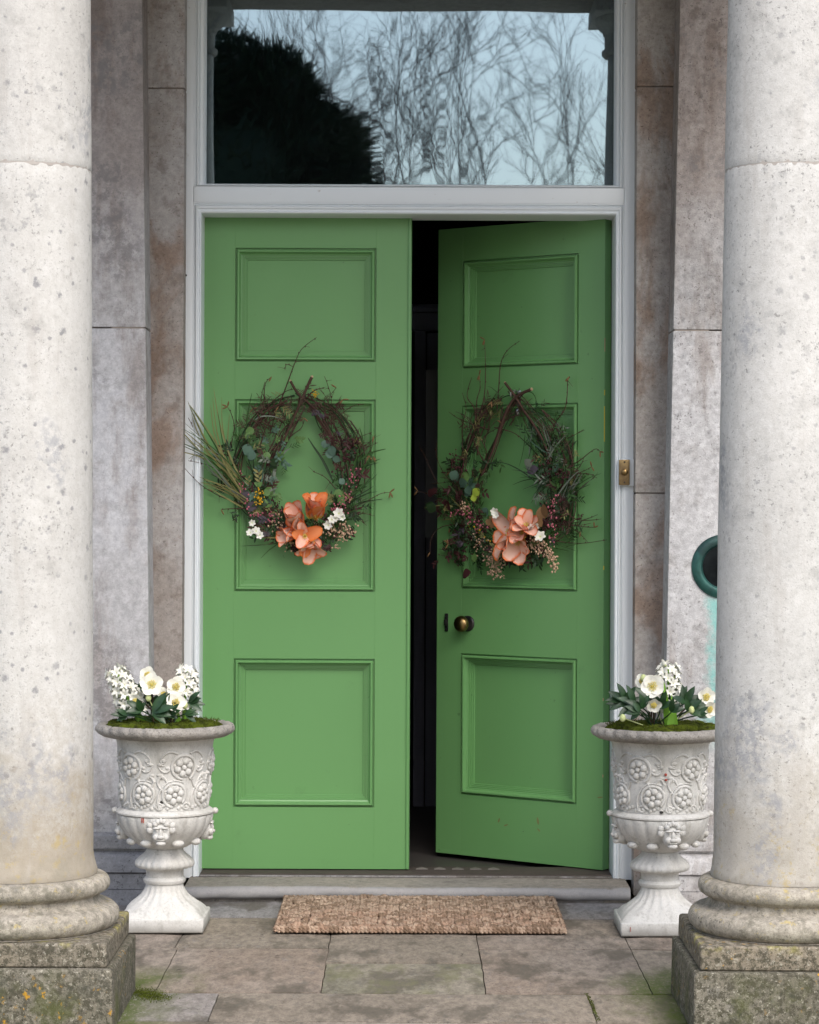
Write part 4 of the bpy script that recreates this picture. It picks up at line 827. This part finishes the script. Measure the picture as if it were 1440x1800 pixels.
# ------------------------------------------------------------------ wreaths
def make_wreath(label, plane, eR, eN, hang, seed, data):
    rg = random.Random(seed); g0 = rg.gauss; rg.gauss = lambda a, b: a+max(-1.7*b, min(1.7*b, g0(0, b))); T = thing('door_wreath', label, 'wreath', hang); eU = Vector((0, 0, 1)); S_ = data.get('scale', .00208)
    Wp = lambda p, h=.02: plane(p[0], p[1], h)
    def vec(dx, dy, dn=0): return eR*dx-eU*dy+eN*dn
    def tw(pts, r0, r1, mt='bark', h=.02, h1=None, n=6, name='twig', jit=1.2):
        k = len(pts); q = [Wp((x+rg.gauss(0, jit), y+rg.gauss(0, jit)), h+((h1 if h1 is not None else h)-h)*i/max(1, k-1)+rg.gauss(0, .002)) for i, (x, y) in enumerate(pts)]
        s = spline(q, 5); b = MB().tube(s, (r0, r1), n); return b, s, name, mt
    def put(t): return obj(t[2], t[0], t[3], T, 60)
    for pts, r0, r1, h in data['stems']:
        t = tw(pts, r0, r1, 'bark', h, n=8, name='stem', jit=.5); s = t[1]; put(t)
        b = MB().ball(s[0], r0*1.02, 8, 5); obj('cut_end', b, 'bark_pale', T)
    for ring in data['rings']:
        for k in range(data.get('nring', 9)):
            i0 = rg.randint(0, 2); i1 = len(ring)-rg.randint(0, 2); o_ = rg.gauss(0, 8)
            put(tw([(x+o_+rg.gauss(0, 3), y+rg.gauss(0, 3)) for x, y in ring[i0:i1]], rg.uniform(.0018, .0042), .0012, rg.choice(['bark', 'bark', 'bark', 'bark_grey', 'leafdark']), rg.uniform(.012, .040), name='stem'))
    def twig(pts, r0=.0019, catk=True, buds=True, h=.03, h1=.03, mt='bark'):
        if pts[-1][0] < 365: h1 = .16
        b, s, nme, mt = tw(pts, r0*1.25, .0009, mt, h, h1)
        if buds:
            for i in range(3, len(s)-1, 3):
                d = (s[i+1]-s[i]).normalized(); sd = vec(rg.uniform(-1, 1), rg.uniform(-1, 1), rg.uniform(-.4, .4)).normalized()
                b.ball(s[i]+sd*.0022, .0024, 5, 4, (1, 1, 1.5))
                if rg.random() < .35: b.tube([s[i], s[i]+(d*.6+sd).normalized()*rg.uniform(.012, .035)], (.0010, .0006), 4)
        o = obj('twig', b, mt, T, 60)
        if catk:
            e = s[-1]
            for q in range(rg.randint(1, 3)):
                b2 = MB(); d = vec(rg.uniform(-.6, .6), rg.uniform(-.4, 1), .1).normalized(); b2.tube([e, e+d*.008, e+d*.016, e+d*.022], [.0012, .0028, .0028, .001], 6); obj('catkin', b2, 'catkin', T, 70)
    for d in data['twigs']: twig(d[0], d[1] if len(d) > 1 else .0019, d[2] if len(d) > 2 else True)
    for (x0, y0, ang0, ang1, n, l0, l1) in data['sprays']:       # fans of fine twigs
        for k in range(n):
            a = R(rg.uniform(ang0, ang1)); L = rg.uniform(l0, l1); x = x0+rg.gauss(0, 9); y = y0+rg.gauss(0, 9); cv = rg.uniform(-.5, .5)
            pts = [(x+L*t*math.sin(a+cv*t), y-L*t*math.cos(a+cv*t)) for t in (0, .35, .7, 1)]; twig(pts, rg.uniform(.0010, .0017), rg.random() < .2, True, .02, rg.uniform(.01, .07), rg.choice(['bark', 'bark_grey']))
    def blade(pts, wd, mt, h=.03, h1=.04):
        if pts[-1][0] < 375: h1 = rg.uniform(.15, .19); h = .05
        k = len(pts); s = spline([Wp(p, h+(h1-h)*i/(k-1)) for i, p in enumerate(pts)], 5); b = MB(); vs = []; n = len(s); nn = (eN+vec(rg.uniform(-.6, .6), rg.uniform(-.3, .3))).normalized()
        for i, p in enumerate(s):
            d = (s[min(i+1, n-1)]-s[max(0, i-1)]).normalized(); sd = d.cross(nn).normalized(); t = i/(n-1); w_ = wd*.5*(min(1, .4+3*t)*(1-t)**.55+.04); vs += [p-sd*w_+nn*w_*.3, p, p+sd*w_+nn*w_*.3]
        b.add(vs, [(i*3+k_, i*3+k_+1, i*3+k_+4, i*3+k_+3) for i in range(n-1) for k_ in range(2)]); obj('grass_blade', b, mt, T, 60)
    for (x0, y0, ang0, ang1, n, l0, l1, wd, mts) in data['fans']:
        for k in range(n):
            a = R(rg.uniform(ang0, ang1)); L = rg.uniform(l0, l1); cv = rg.uniform(-.35, .35); x = x0+rg.gauss(0, 7); y = y0+rg.gauss(0, 9)
            blade([(x+L*t*math.sin(a+cv*t), y-L*t*math.cos(a+cv*t)) for t in (0, .33, .66, 1)], wd*rg.uniform(.7, 1.2), rg.choice(mts), rg.uniform(.015, .05), rg.uniform(.01, .08))
    for pts, wd, mt in data['blades']: blade(pts, wd, mt, .03, .05)
    for x, y, r, mt in data['leaves']:
        for k in range(2):
            a = rg.uniform(0, 6.28); p = Wp((x+rg.gauss(0, 2), y+rg.gauss(0, 2)), .045+.008*k); b = MB(); b.leaf(p-vec(math.sin(a), -math.cos(a))*r*S_, vec(math.sin(a), -math.cos(a), .15), (eN+vec(rg.uniform(-.6, .6), rg.uniform(-.6, .3))), r*2*S_, r*1.9*S_, .3, .12, 6, .9, .15); obj('leaf', b, mt, T, 60)
    # leafy filling along the ring: each sprig a part
    for (pts, n, spread, mts, l0, l1, wr) in data['fill']:
        s = spline([Vector((x, y, 0)) for x, y in pts], 10)
        for k in range(n):
            c = s[rg.randrange(len(s))]; x = c.x+rg.gauss(0, spread); y = c.y+rg.gauss(0, spread); a0 = rg.uniform(0, 6.28); b = MB(); L = rg.uniform(l0, l1)*S_; p = Wp((x, y), rg.uniform(.012, .055)); d = vec(math.sin(a0), -math.cos(a0), rg.uniform(-.1, .5)).normalized(); nl = rg.randint(4, 7)
            b.tube([p, p+d*L*1.4], (.0010, .0006), 4)
            for j in range(nl):
                t = (j+.5)/nl; sd = d.cross(eN).normalized()*(1 if j % 2 else -1); dd = (d*.75+sd*.7+eN*rg.uniform(-.2, .5)).normalized(); b.leaf(p+d*L*1.4*t, dd, eN+vec(rg.uniform(-.5, .5), rg.uniform(-.5, .5)), L*rg.uniform(.6, 1), L*wr, .4, .15, 4, .8, .03)
            obj('sprig', b, rg.choice(mts), T, 60)
    for (pts, n, spread, r, mt, h) in data['berries']:
        s = spline([Vector((x, y, 0)) for x, y in pts], 8); b = MB()
        for k in range(n):
            c = s[rg.randrange(len(s))]; p = Wp((c.x+rg.gauss(0, spread), c.y+rg.gauss(0, spread)), h+rg.gauss(0, .010)); b.ball(p, r*rg.uniform(.7, 1.25), 6, 5, (1, 1, 1.15))
            if k % 3 == 0: b.tube([p, Wp((c.x, c.y), h-.02)], .0005, 3)
        obj('berry_cluster', b, mt, T, 80, kind='stuff')
    for i, (x, y, ax, size, o0, o1, kd, npet) in enumerate(data['tulips']):
        c = Wp((x, y), .085); ax = vec(*ax).normalized(); b0 = c-ax*size*.35; TT = None
        q = MB(); q.ball(b0+ax*size*.06, size*.13, 8, 6); q.tube([b0, b0-ax*size*.6-eN*.02], .003, 6)
        for k in range(5): a = k*1.256; oo = ax.orthogonal().normalized(); q.tube([b0, b0+(ax+(oo*math.cos(a)+ax.cross(oo)*math.sin(a))*.25)*size*.42], (.0016, .0022), 5)
        TT = obj('tulip', q, 'stamen', T, 70)
        for k in range(npet):
            a = k*2*math.pi/npet+rg.uniform(-.25, .25)+i; oo = ax.orthogonal().normalized(); rd = oo*math.cos(a)+ax.cross(oo)*math.sin(a); f = 1+(k % 2)*.08
            b = MB().petal(b0, ax, rd, size*1.10*rg.uniform(.88, 1.14)*f, size*.74*rg.uniform(.82, 1.18), o0+rg.uniform(-.15, .2), o1+rg.uniform(-.4, .45), .42, kd if k % 2 else 0., 8, 6, .8, .05)
            o = obj('petal', b, 'tulip', T, 80); o.parent = TT; o.matrix_parent_inverse = Matrix.Identity(4)
        TT.matrix_parent_inverse = LOC[T.name].inverted()
    for (x, y, r) in data['whites']:
        c = Wp((x, y), .078); d = (eN+vec(rg.uniform(-.5, .5), rg.uniform(-.6, .3))).normalized(); b = MB()
        for k in range(6): a = k*1.047; oo = d.orthogonal().normalized(); rd = oo*math.cos(a)+d.cross(oo)*math.sin(a); b.petal(c, d, rd, r*S_, r*S_*.7, 1.0, 1.5, .2, 0, 4, 3)
        o = obj('white_flower', b, 'petal', T, 80)
    return T
Lplane = lambda px, py, h: P(px, py, -h)
gA = ['grass', 'grass', 'leafgrey', 'blade']; dk = ['leafdark', 'leafdark', 'leafdark', 'blade', 'blade', 'bark', 'grass', 'maroon']
LR = [(535, 694), (515, 735), (494, 768), (477, 805), (466, 845), (466, 880), (482, 910), (508, 930), (540, 942)]
RR = [(528, 694), (552, 718), (578, 755), (597, 790), (606, 830), (604, 870), (590, 905), (566, 930), (540, 942)]
OL = [(533, 695), (500, 705), (462, 730), (434, 770), (420, 815), (422, 860), (442, 900), (480, 930), (535, 945)]
OR = [(538, 695), (570, 712), (600, 740), (620, 780), (628, 825), (620, 870), (604, 905), (575, 930), (540, 945)]
LD = dict(stems=[([(549, 663), (541, 680), (531, 700), (517, 735), (500, 772), (484, 806)], .0058, .0030, .045), ([(511, 669), (523, 690), (540, 706), (562, 728), (580, 760), (590, 795)], .0050, .0030, .035), ([(540, 705), (565, 745), (584, 775), (597, 812)], .0042, .003, .03)],
  rings=[LR, RR, OL, OR], nring=8,
  twigs=[([(478, 735), (493, 705), (508, 668), (520, 635), (532, 612), (556, 592)], .0024, False), ([(515, 645), (506, 642), (500, 648)], .0011, False), ([(462, 728), (464, 700), (468, 675), (478, 661)], .0020), ([(405, 790), (413, 755), (407, 730), (402, 716)], .0018), ([(500, 745), (470, 720), (500, 690), (525, 684)], .0020, False),
    ([(430, 885), (395, 876), (352, 852), (327, 823)], .0015, False), ([(385, 800), (350, 780), (340, 752), (330, 735)], .0015, False), ([(392, 830), (360, 815), (330, 808)], .0009, False), ([(600, 900), (640, 882), (668, 868), (684, 866)], .0017), ([(612, 810), (640, 790), (665, 780)], .0015, False), ([(600, 790), (625, 770), (655, 760)], .0016, False),
    ([(575, 745), (582, 705), (578, 675), (570, 660)], .0013, False), ([(568, 735), (588, 720), (600, 705)], .001, False), ([(540, 700), (555, 688), (571, 682)], .0030, False), ([(440, 770), (455, 740), (480, 715), (505, 712), (530, 700)], .0020, False), ([(492, 800), (510, 770), (530, 752), (536, 735)], .0022, False), ([(590, 860), (570, 838), (548, 828)], .0016, False), ([(436, 894), (405, 892), (390, 896)], .0018), ([(470, 760), (490, 755), (500, 715), (488, 700)], .0018, False), ([(610, 870), (640, 820), (648, 800)], .0016), ([(455, 790), (470, 745), (490, 735), (520, 740)], .002, False), ([(480, 790), (500, 750), (470, 720), (463, 690)], .0015, False)],
  sprays=[(475, 755, -50, 40, 14, 35, 75), (580, 745, -20, 40, 9, 30, 70), (610, 800, 20, 90, 8, 25, 60), (415, 850, -90, -10, 8, 30, 65), (600, 900, 50, 120, 5, 30, 60), (500, 740, -60, 60, 8, 20, 45)],
  fans=[(425, 862, -44, -24, 22, 100, 185, .0066, gA), (430, 880, -62, -15, 14, 55, 110, .0060, gA), (615, 880, 35, 80, 10, 40, 70, .0055, ['blade', 'leafdark']), (455, 850, -25, 30, 12, 40, 80, .0065, ['leafgrey', 'leafdark', 'euc']), (590, 900, 60, 110, 7, 35, 55, .005, ['blade']), (620, 835, 10, 60, 6, 40, 65, .007, ['blade', 'leafdark'])],
  blades=[([(585, 845), (568, 810), (552, 786), (541, 769)], .011, 'leafdark'), ([(620, 830), (634, 800), (638, 775), (632, 751)], .010, 'blade'), ([(625, 815), (645, 800), (662, 793), (679, 789)], .009, 'blade'), ([(433, 750), (437, 720), (443, 690)], .007, 'blade'), ([(480, 835), (487, 815), (500, 795), (510, 788)], .012, 'leafgrey'), ([(448, 738), (460, 732), (480, 732), (498, 738)], .006, 'leafgrey'), ([(490, 955), (460, 958), (423, 960)], .006, 'blade'), ([(490, 955), (472, 968), (458, 982)], .005, 'blade'), ([(500, 945), (475, 945), (455, 945)], .007, 'grass'), ([(420, 870), (385, 810), (360, 770), (330, 705)], .008, 'grass'), ([(425, 875), (380, 800), (350, 765), (336, 725)], .007, 'grass'), ([(410, 860), (375, 830), (350, 800), (330, 808)], .006, 'leafgrey')],
  leaves=[(437, 758, 8, 'eucgreen'), (441, 768, 9, 'eucgreen'), (436, 790, 10, 'euc'), (446, 802, 9, 'euc'), (466, 800, 7, 'eucgreen'), (583, 794, 9, 'euc'), (590, 808, 7, 'euc'), (573, 780, 7, 'euc'), (602, 843, 6, 'euc'), (594, 865, 8, 'eucgreen'), (470, 865, 7, 'eucgreen'), (455, 850, 6, 'eucgreen'), (433, 874, 10, 'purple'), (444, 890, 9, 'purple'), (418, 866, 7, 'purple'), (490, 800, 8, 'euc'), (482, 815, 8, 'leafdark'), (600, 880, 7, 'eucgreen')],
  fill=[(OL[3:], 52, 14, dk, 8, 15, .26), (OR[3:], 46, 12, dk, 8, 15, .26), (OL[1:4], 30, 12, ['bark', 'bark_grey', 'grass'], 8, 14, .14), (OR[1:4], 24, 10, ['bark', 'bark_grey', 'maroon'], 7, 12, .14), (LR[3:], 54, 10, dk, 8, 15, .30), (RR[3:], 58, 9, dk, 8, 15, .30), (LR[2:6], 26, 14, ['euc', 'leafgrey', 'eucgreen'], 8, 13, .35), (RR[1:4], 26, 10, ['maroon', 'purple', 'bark'], 6, 11, .25), ([(470, 920), (505, 942), (560, 950), (600, 930)], 50, 9, ['maroon', 'leafdark', 'purple'], 7, 13, .35), (LR[:4], 22, 12, ['bark', 'bark_grey', 'blade'], 8, 14, .16)],
  berries=[([(420, 830), (428, 870), (450, 905), (488, 908)], 70, 6, .0032, 'pink', .055), ([(622, 830), (612, 865), (600, 890), (590, 900)], 60, 7, .0032, 'pink', .055), ([(595, 830), (608, 800), (618, 780), (630, 774)], 90, 7, .0034, 'maroon', .050), ([(480, 915), (500, 930), (505, 945), (515, 960)], 70, 8, .0032, 'seed', .060), ([(565, 925), (590, 935), (615, 932), (595, 945)], 110, 9, .0032, 'seed', .060), ([(455, 862), (458, 882), (452, 875)], 40, 4, .0030, 'mimosa', .060), ([(550, 690), (556, 694)], 16, 3, .0026, 'mimosa', .05), ([(585, 958), (595, 962)], 8, 3, .003, 'seed', .05), ([(470, 880), (495, 900)], 40, 7, .003, 'maroon', .05)],
  tulips=[(521, 918, (-.30, -.65, .7), .094, .30, .50, 0., 6), (554, 898, (.12, -.75, .65), .088, .20, .42, 1., 6), (536, 943, (.1, .15, 1), .066, .6, 1.1, 1., 6), (547, 962, (.15, .8, .6), .070, .45, 1.0, 0., 6), (510, 938, (-.9, .35, .6), .068, .3, .8, 0., 5)],
  whites=[(443, 919, 7), (450, 934, 9), (440, 937, 8), (457, 941, 8), (596, 903, 11), (583, 914, 9), (577, 923, 9), (590, 912, 7), (602, 910, 7)])
make_wreath('twig wreath with two upright coral tulips and pale grass sheaf, on the closed door', Lplane, Vector((1, 0, 0)), Vector((0, -1, 0)), P(538, 700, -.03), 5, LD)
LR2 = [(912, 694), (893, 718), (877, 755), (860, 800), (842, 850), (834, 885), (842, 915), (868, 940), (905, 958)]
RR2 = [(906, 692), (923, 716), (945, 750), (962, 790), (976, 840), (980, 880), (968, 915), (945, 942), (905, 958)]
OL2 = [(905, 692), (880, 700), (850, 725), (828, 770), (812, 820), (804, 870), (812, 920), (845, 955), (900, 970)]
OR2 = [(915, 695), (945, 720), (975, 760), (998, 810), (1006, 860), (1000, 905), (980, 940), (940, 962), (900, 970)]
RDt = dict(scale=.0023, stems=[([(935, 684), (915, 692), (900, 706), (886, 735), (868, 790), (848, 835)], .0062, .0042, .05), ([(889, 673), (903, 693), (920, 720), (938, 745), (955, 775), (968, 810)], .0052, .0040, .045), ([(893, 715), (880, 745), (866, 790), (846, 838)], .0042, .003, .035)],
  rings=[LR2, RR2, OL2, OR2], nring=7,
  twigs=[([(838, 800), (845, 740), (850, 690), (852, 640), (851, 597)], .0024), ([(872, 720), (877, 680), (880, 640), (890, 615), (914, 600)], .0022, False), ([(965, 780), (975, 745), (993, 718), (999, 690), (996, 672), (1001, 662)], .0022), ([(860, 755), (835, 748), (810, 738), (787, 724)], .0022, False), ([(834, 770), (835, 720), (822, 695), (828, 665)], .0022, False), ([(838, 740), (838, 705), (845, 680), (843, 660)], .0020), ([(815, 790), (812, 750), (818, 720), (812, 690)], .0015, False), ([(978, 800), (990, 775), (1010, 765), (1026, 757)], .0018, False), ([(985, 830), (1015, 810), (1045, 790), (1055, 794)], .0019), ([(990, 900), (1020, 912), (1055, 911)], .0020, False), ([(975, 950), (1020, 955), (1068, 951)], .0014, False), ([(1000, 890), (1020, 860), (1046, 838)], .0016, False),
    ([(820, 880), (790, 865), (760, 868), (735, 862)], .0016), ([(815, 920), (780, 925), (760, 945), (755, 970)], .0016), ([(815, 870), (780, 830), (768, 800), (768, 780)], .0012, False), ([(820, 975), (790, 976), (768, 974)], .0012, False), ([(855, 820), (840, 790), (828, 750), (836, 720)], .0026, False), ([(870, 750), (905, 760), (935, 790), (955, 810)], .0018, False), ([(800, 870), (770, 850), (745, 800), (738, 785)], .0010, False), ([(845, 830), (855, 790), (830, 755)], .0024, False)],
  sprays=[(845, 770, -30, 30, 10, 40, 90), (820, 860, -90, -20, 8, 30, 60), (985, 840, 20, 90, 8, 30, 70), (820, 960, -120, -60, 6, 25, 50), (890, 740, -20, 60, 8, 25, 60), (985, 920, 60, 110, 6, 30, 65)],
  fans=[(935, 760, 120, 200, 10, 35, 70, .0048, ['blade', 'leafdark']), (920, 720, 110, 170, 8, 40, 75, .0045, ['blade']), (990, 870, 10, 75, 16, 35, 70, .0065, ['leafgrey', 'leafdark', 'blade']), (960, 800, -60, 30, 12, 35, 65, .007, ['leafgrey', 'leafdark', 'euc']), (825, 900, -80, -30, 12, 40, 85, .0055, ['blade', 'leafdark', 'grass']), (955, 850, 230, 300, 10, 30, 65, .005, ['leafdark', 'blade']), (985, 960, 60, 120, 5, 25, 50, .005, ['blade', 'leafdark'])],
  blades=[([(912, 690), (935, 690), (944, 710), (943, 745)], .0045, 'blade'), ([(930, 800), (934, 770), (940, 745), (957, 732)], .006, 'leafgrey'), ([(945, 850), (920, 830), (890, 815), (862, 812)], .006, 'leafdark'), ([(958, 842), (962, 830), (970, 826)], .010, 'leafgrey'), ([(885, 715), (878, 695), (865, 682), (857, 679)], .0045, 'blade'), ([(940, 800), (930, 770), (920, 745)], .006, 'blade')],
  leaves=[(800, 837, 9, 'euc'), (820, 838, 9, 'eucgreen'), (815, 850, 9, 'euc'), (828, 850, 8, 'euc'), (822, 865, 8, 'euc'), (838, 868, 8, 'limegreen'), (834, 874, 6, 'limegreen'), (853, 900, 8, 'euc'), (982, 818, 8, 'euc'), (938, 825, 9, 'purple'), (930, 815, 8, 'leafgrey'), (865, 920, 10, 'catkin'), (955, 900, 11, 'catkin'), (945, 915, 9, 'catkin'), (785, 890, 9, 'maroon'), (835, 980, 7, 'eucgreen'), (820, 1008, 8, 'maroon'), (758, 890, 9, 'leafdark'), (760, 865, 8, 'maroon')],
  fill=[(OL2[3:], 46, 14, dk, 8, 14, .26), (OR2[3:], 60, 13, dk, 8, 16, .22), (OL2[1:4], 22, 12, ['bark', 'bark_grey', 'grass'], 8, 14, .14), (OR2[1:4], 26, 10, ['blade', 'leafdark', 'bark_grey'], 8, 14, .16), (LR2[3:], 62, 12, dk, 7, 14, .32), (RR2[3:], 70, 12, dk, 8, 15, .28), ([(825, 940), (850, 965), (900, 975), (950, 965)], 60, 13, ['leafdark', 'maroon', 'purple', 'leafdark'], 8, 14, .32), (RR2[2:6], 40, 16, ['leafdark', 'leafgrey', 'blade'], 9, 17, .2), ([(795, 960), (830, 985)], 24, 14, ['leafdark', 'maroon'], 8, 14, .3), ([(775, 880), (810, 900)], 18, 12, ['maroon', 'leafdark'], 7, 12, .3)],
  berries=[([(790, 905), (815, 900), (830, 915), (850, 930)], 55, 6, .0034, 'pink', .055), ([(978, 870), (968, 890), (970, 920), (972, 945)], 60, 5, .0034, 'pink', .055), ([(865, 980), (872, 990), (870, 1008)], 120, 9, .0034, 'seed', .055), ([(930, 955), (950, 962), (965, 970)], 90, 8, .0034, 'seed', .055), ([(968, 970), (973, 985), (974, 998)], 60, 5, .0034, 'seed', .055), ([(812, 885), (818, 895)], 22, 4, .0032, 'seed', .055), ([(840, 950), (855, 970)], 40, 8, .0032, 'seed', .05), ([(800, 800), (808, 830)], 60, 8, .0034, 'maroon', .045), ([(960, 815), (975, 825), (985, 830)], 45, 8, .0034, 'maroon', .05), ([(830, 935), (850, 945)], 14, 7, .003, 'mimosa', .05), ([(1021, 906), (1022, 908)], 8, 3, .0034, 'maroon', .03)],
  tulips=[(893, 936, (-.55, -.15, .8), .098, .8, 1.3, 0., 6), (925, 922, (.35, -.55, .75), .074, .5, 1.0, 0., 6), (910, 955, (.2, .6, .75), .082, .6, 1.1, 0., 6), (917, 936, (.1, 0, 1), .066, .35, .9, 0., 5)],
  whites=[(937, 930, 10), (944, 936, 8), (950, 944, 11), (941, 925, 8), (870, 899, 8), (872, 906, 7)])
make_wreath('twig wreath with wide open coral tulips and hanging cream seed sprays, on the ajar door', RP, u_, n_, RP(912, 700, .03), 9, RDt)

# ------------------------------------------------------------------ small litter on the porch
rg = random.Random(3)
for (px, py) in ((443, 1586), (426, 1615), (442, 1622), (310, 1708), (375, 1675), (484, 1683), (813, 1680), (640, 1651), (1166, 1660), (415, 1587), (1180, 1753), (463, 1646)):
    c = PZ(px, py, 0); b = MB(); a = rg.uniform(0, 3.1); b.leaf((c.x, c.y, .003), (math.cos(a), math.sin(a), .1), (0, 0, 1), rg.uniform(.010, .022), rg.uniform(.006, .010), .3, .3, 4)
    o = obj('leaf_fragment', b, 'tile_dark'); tag(o, 'tiny dark dry leaf fragment lying on the paving', 'leaf', 'dry leaf fragments on the paving')
# moss tufts in the joints at the plinth corners
for (x0, y0, x1, y1, n_t, lbl) in ((-.778, -1.94, -.70, -2.05, 1500, 'green moss growing at the foot of the lichened column plinth'), (.515, -1.95, .52, -2.32, 330, 'thin line of moss in the paving joint near the mossy plinth')):
    b = MB()
    for k in range(n_t):
        t = rg.random(); p = Vector((x0+(x1-x0)*t+rg.gauss(0, .022 if n_t > 1000 else .003), y0+(y1-y0)*t+rg.gauss(0, .03 if n_t > 1000 else .004), -.001)); d = Vector((rg.gauss(0, .6), rg.gauss(0, .6), 1)).normalized()*rg.uniform(.002, .005); sd = d.orthogonal().normalized()*.0014; b.add([p-sd, p+sd, p+d], [(0, 1, 2)])
    o = obj('moss', b, 'moss', None, 80, kind='stuff'); tag(o, lbl, 'moss')

# ------------------------------------------------------------------ garden behind the viewer (seen mirrored in the fanlight)
def bare_tree(label, x, y, h, seed, dens=1.0, lean=(0, 0)):
    rg = random.Random(seed); T = thing('bare_tree', label, 'tree', (x, y, -.3), 0, 'bare winter trees in the garden'); tr = MB(); cr = MB(); cnt = [0]
    def grow(p, d, L, r, lv):
        n = 3; pts = [p]; dd = d.copy()
        for k in range(n):
            dd = (dd+Vector((rg.gauss(0, .10), rg.gauss(0, .10), rg.gauss(.03, .08)))).normalized(); pts.append(pts[-1]+dd*L/n)
        (tr if lv < 2 else cr).tube(pts, (r, r*.68), 6 if lv < 2 else 3, False); cnt[0] += 1
        if lv >= 7: return
        for k in range(rg.choice([2, 3, 3]) if lv < 5 else 3):
            i = rg.randint(1, n) if k else n; ax_ = Vector((rg.gauss(0, 1), rg.gauss(0, 1), rg.gauss(0, .6))).normalized(); nd = (dd+ax_*rg.uniform(.35, .75)+Vector((0, 0, .12))).normalized(); grow(pts[i], nd, L*rg.uniform(.62, .86), r*(.66 if lv < 4 else .72), lv+1)
    grow(Vector((x, y, -.3)), Vector((lean[0], lean[1], 1)).normalized(), h*.26, h*.0042, 0)
    obj('trunk', tr, 'treebark', T, 80); obj('crown', cr, 'treebark', T, 80)
for i, (x, y, h, sd) in enumerate(((3.6, -24, 9.5, 3), (1.9, -30, 12, 5), (5.8, -30, 12.5, 8), (.2, -38, 14, 13), (-1.6, -34, 13, 21), (3.2, -40, 14, 27), (-4.5, -40, 15, 31), (8.5, -36, 13, 35))):
    bare_tree(['young bare tree nearest the porch', 'leafless tree behind the young bare tree', 'broad leafless tree at the side of the drive', 'tall thin leafless tree far down the garden', 'leafless tree half behind the dark conifer', 'tall leafless tree at the back of the drive', 'tallest leafless tree beyond the conifer', 'outermost leafless tree by the drive'][i]+' reflected in the fanlight', x, y, h, sd)
cf = thing('conifer_tree', 'dense dark conifer reflected in the fanlight glass', 'tree', (-2.9, -20, -.3)); rg = random.Random(8)
b = MB().tube([(-2.9, -20, -.3), (-2.9, -20, 3), (-2.9, -20, 6.6)], [.22, .14, .03], 8); obj('trunk', b, 'treebark', cf)
b = MB()
for lobe, (lx, ly, lz, lr) in enumerate(((-2.3, -20, 6.15, .72), (-1.65, -20, 6.15, .62), (-1.2, -20, 5.55, .62), (-1.05, -20, 4.9, .62), (-3.1, -20, 6.1, .85), (-2.2, -20, 5.0, 1.3), (-1.5, -20, 4.6, .95), (-3.3, -20, 4.8, 1.3), (-2.6, -20, 3.3, 1.9), (-1.7, -19.8, 3.6, 1.15), (-4.3, -20, 5.4, 1.1), (-2.7, -20, 1.6, 2.1), (-4.2, -20, 3, 1.6))):
    b.ball((lx, ly, lz), lr*.80, 12, 8)
    for k in range(2600):
        d = Vector((rg.gauss(0, 1), rg.gauss(0, 1), rg.gauss(0, 1))).normalized(); p = Vector((lx, ly, lz))+d*lr*rg.uniform(.70, 1.04); e = (d+Vector((rg.gauss(0, .5), rg.gauss(0, .5), rg.gauss(.3, .4)))).normalized(); s = e.orthogonal().normalized()*rg.uniform(.018, .035); L = rg.uniform(.10, .24); b.add([p-s, p+s, p+e*L+s*.2, p+e*L-s*.2], [(0, 1, 2, 3)])
obj('crown', b, 'conifer', cf, 0)
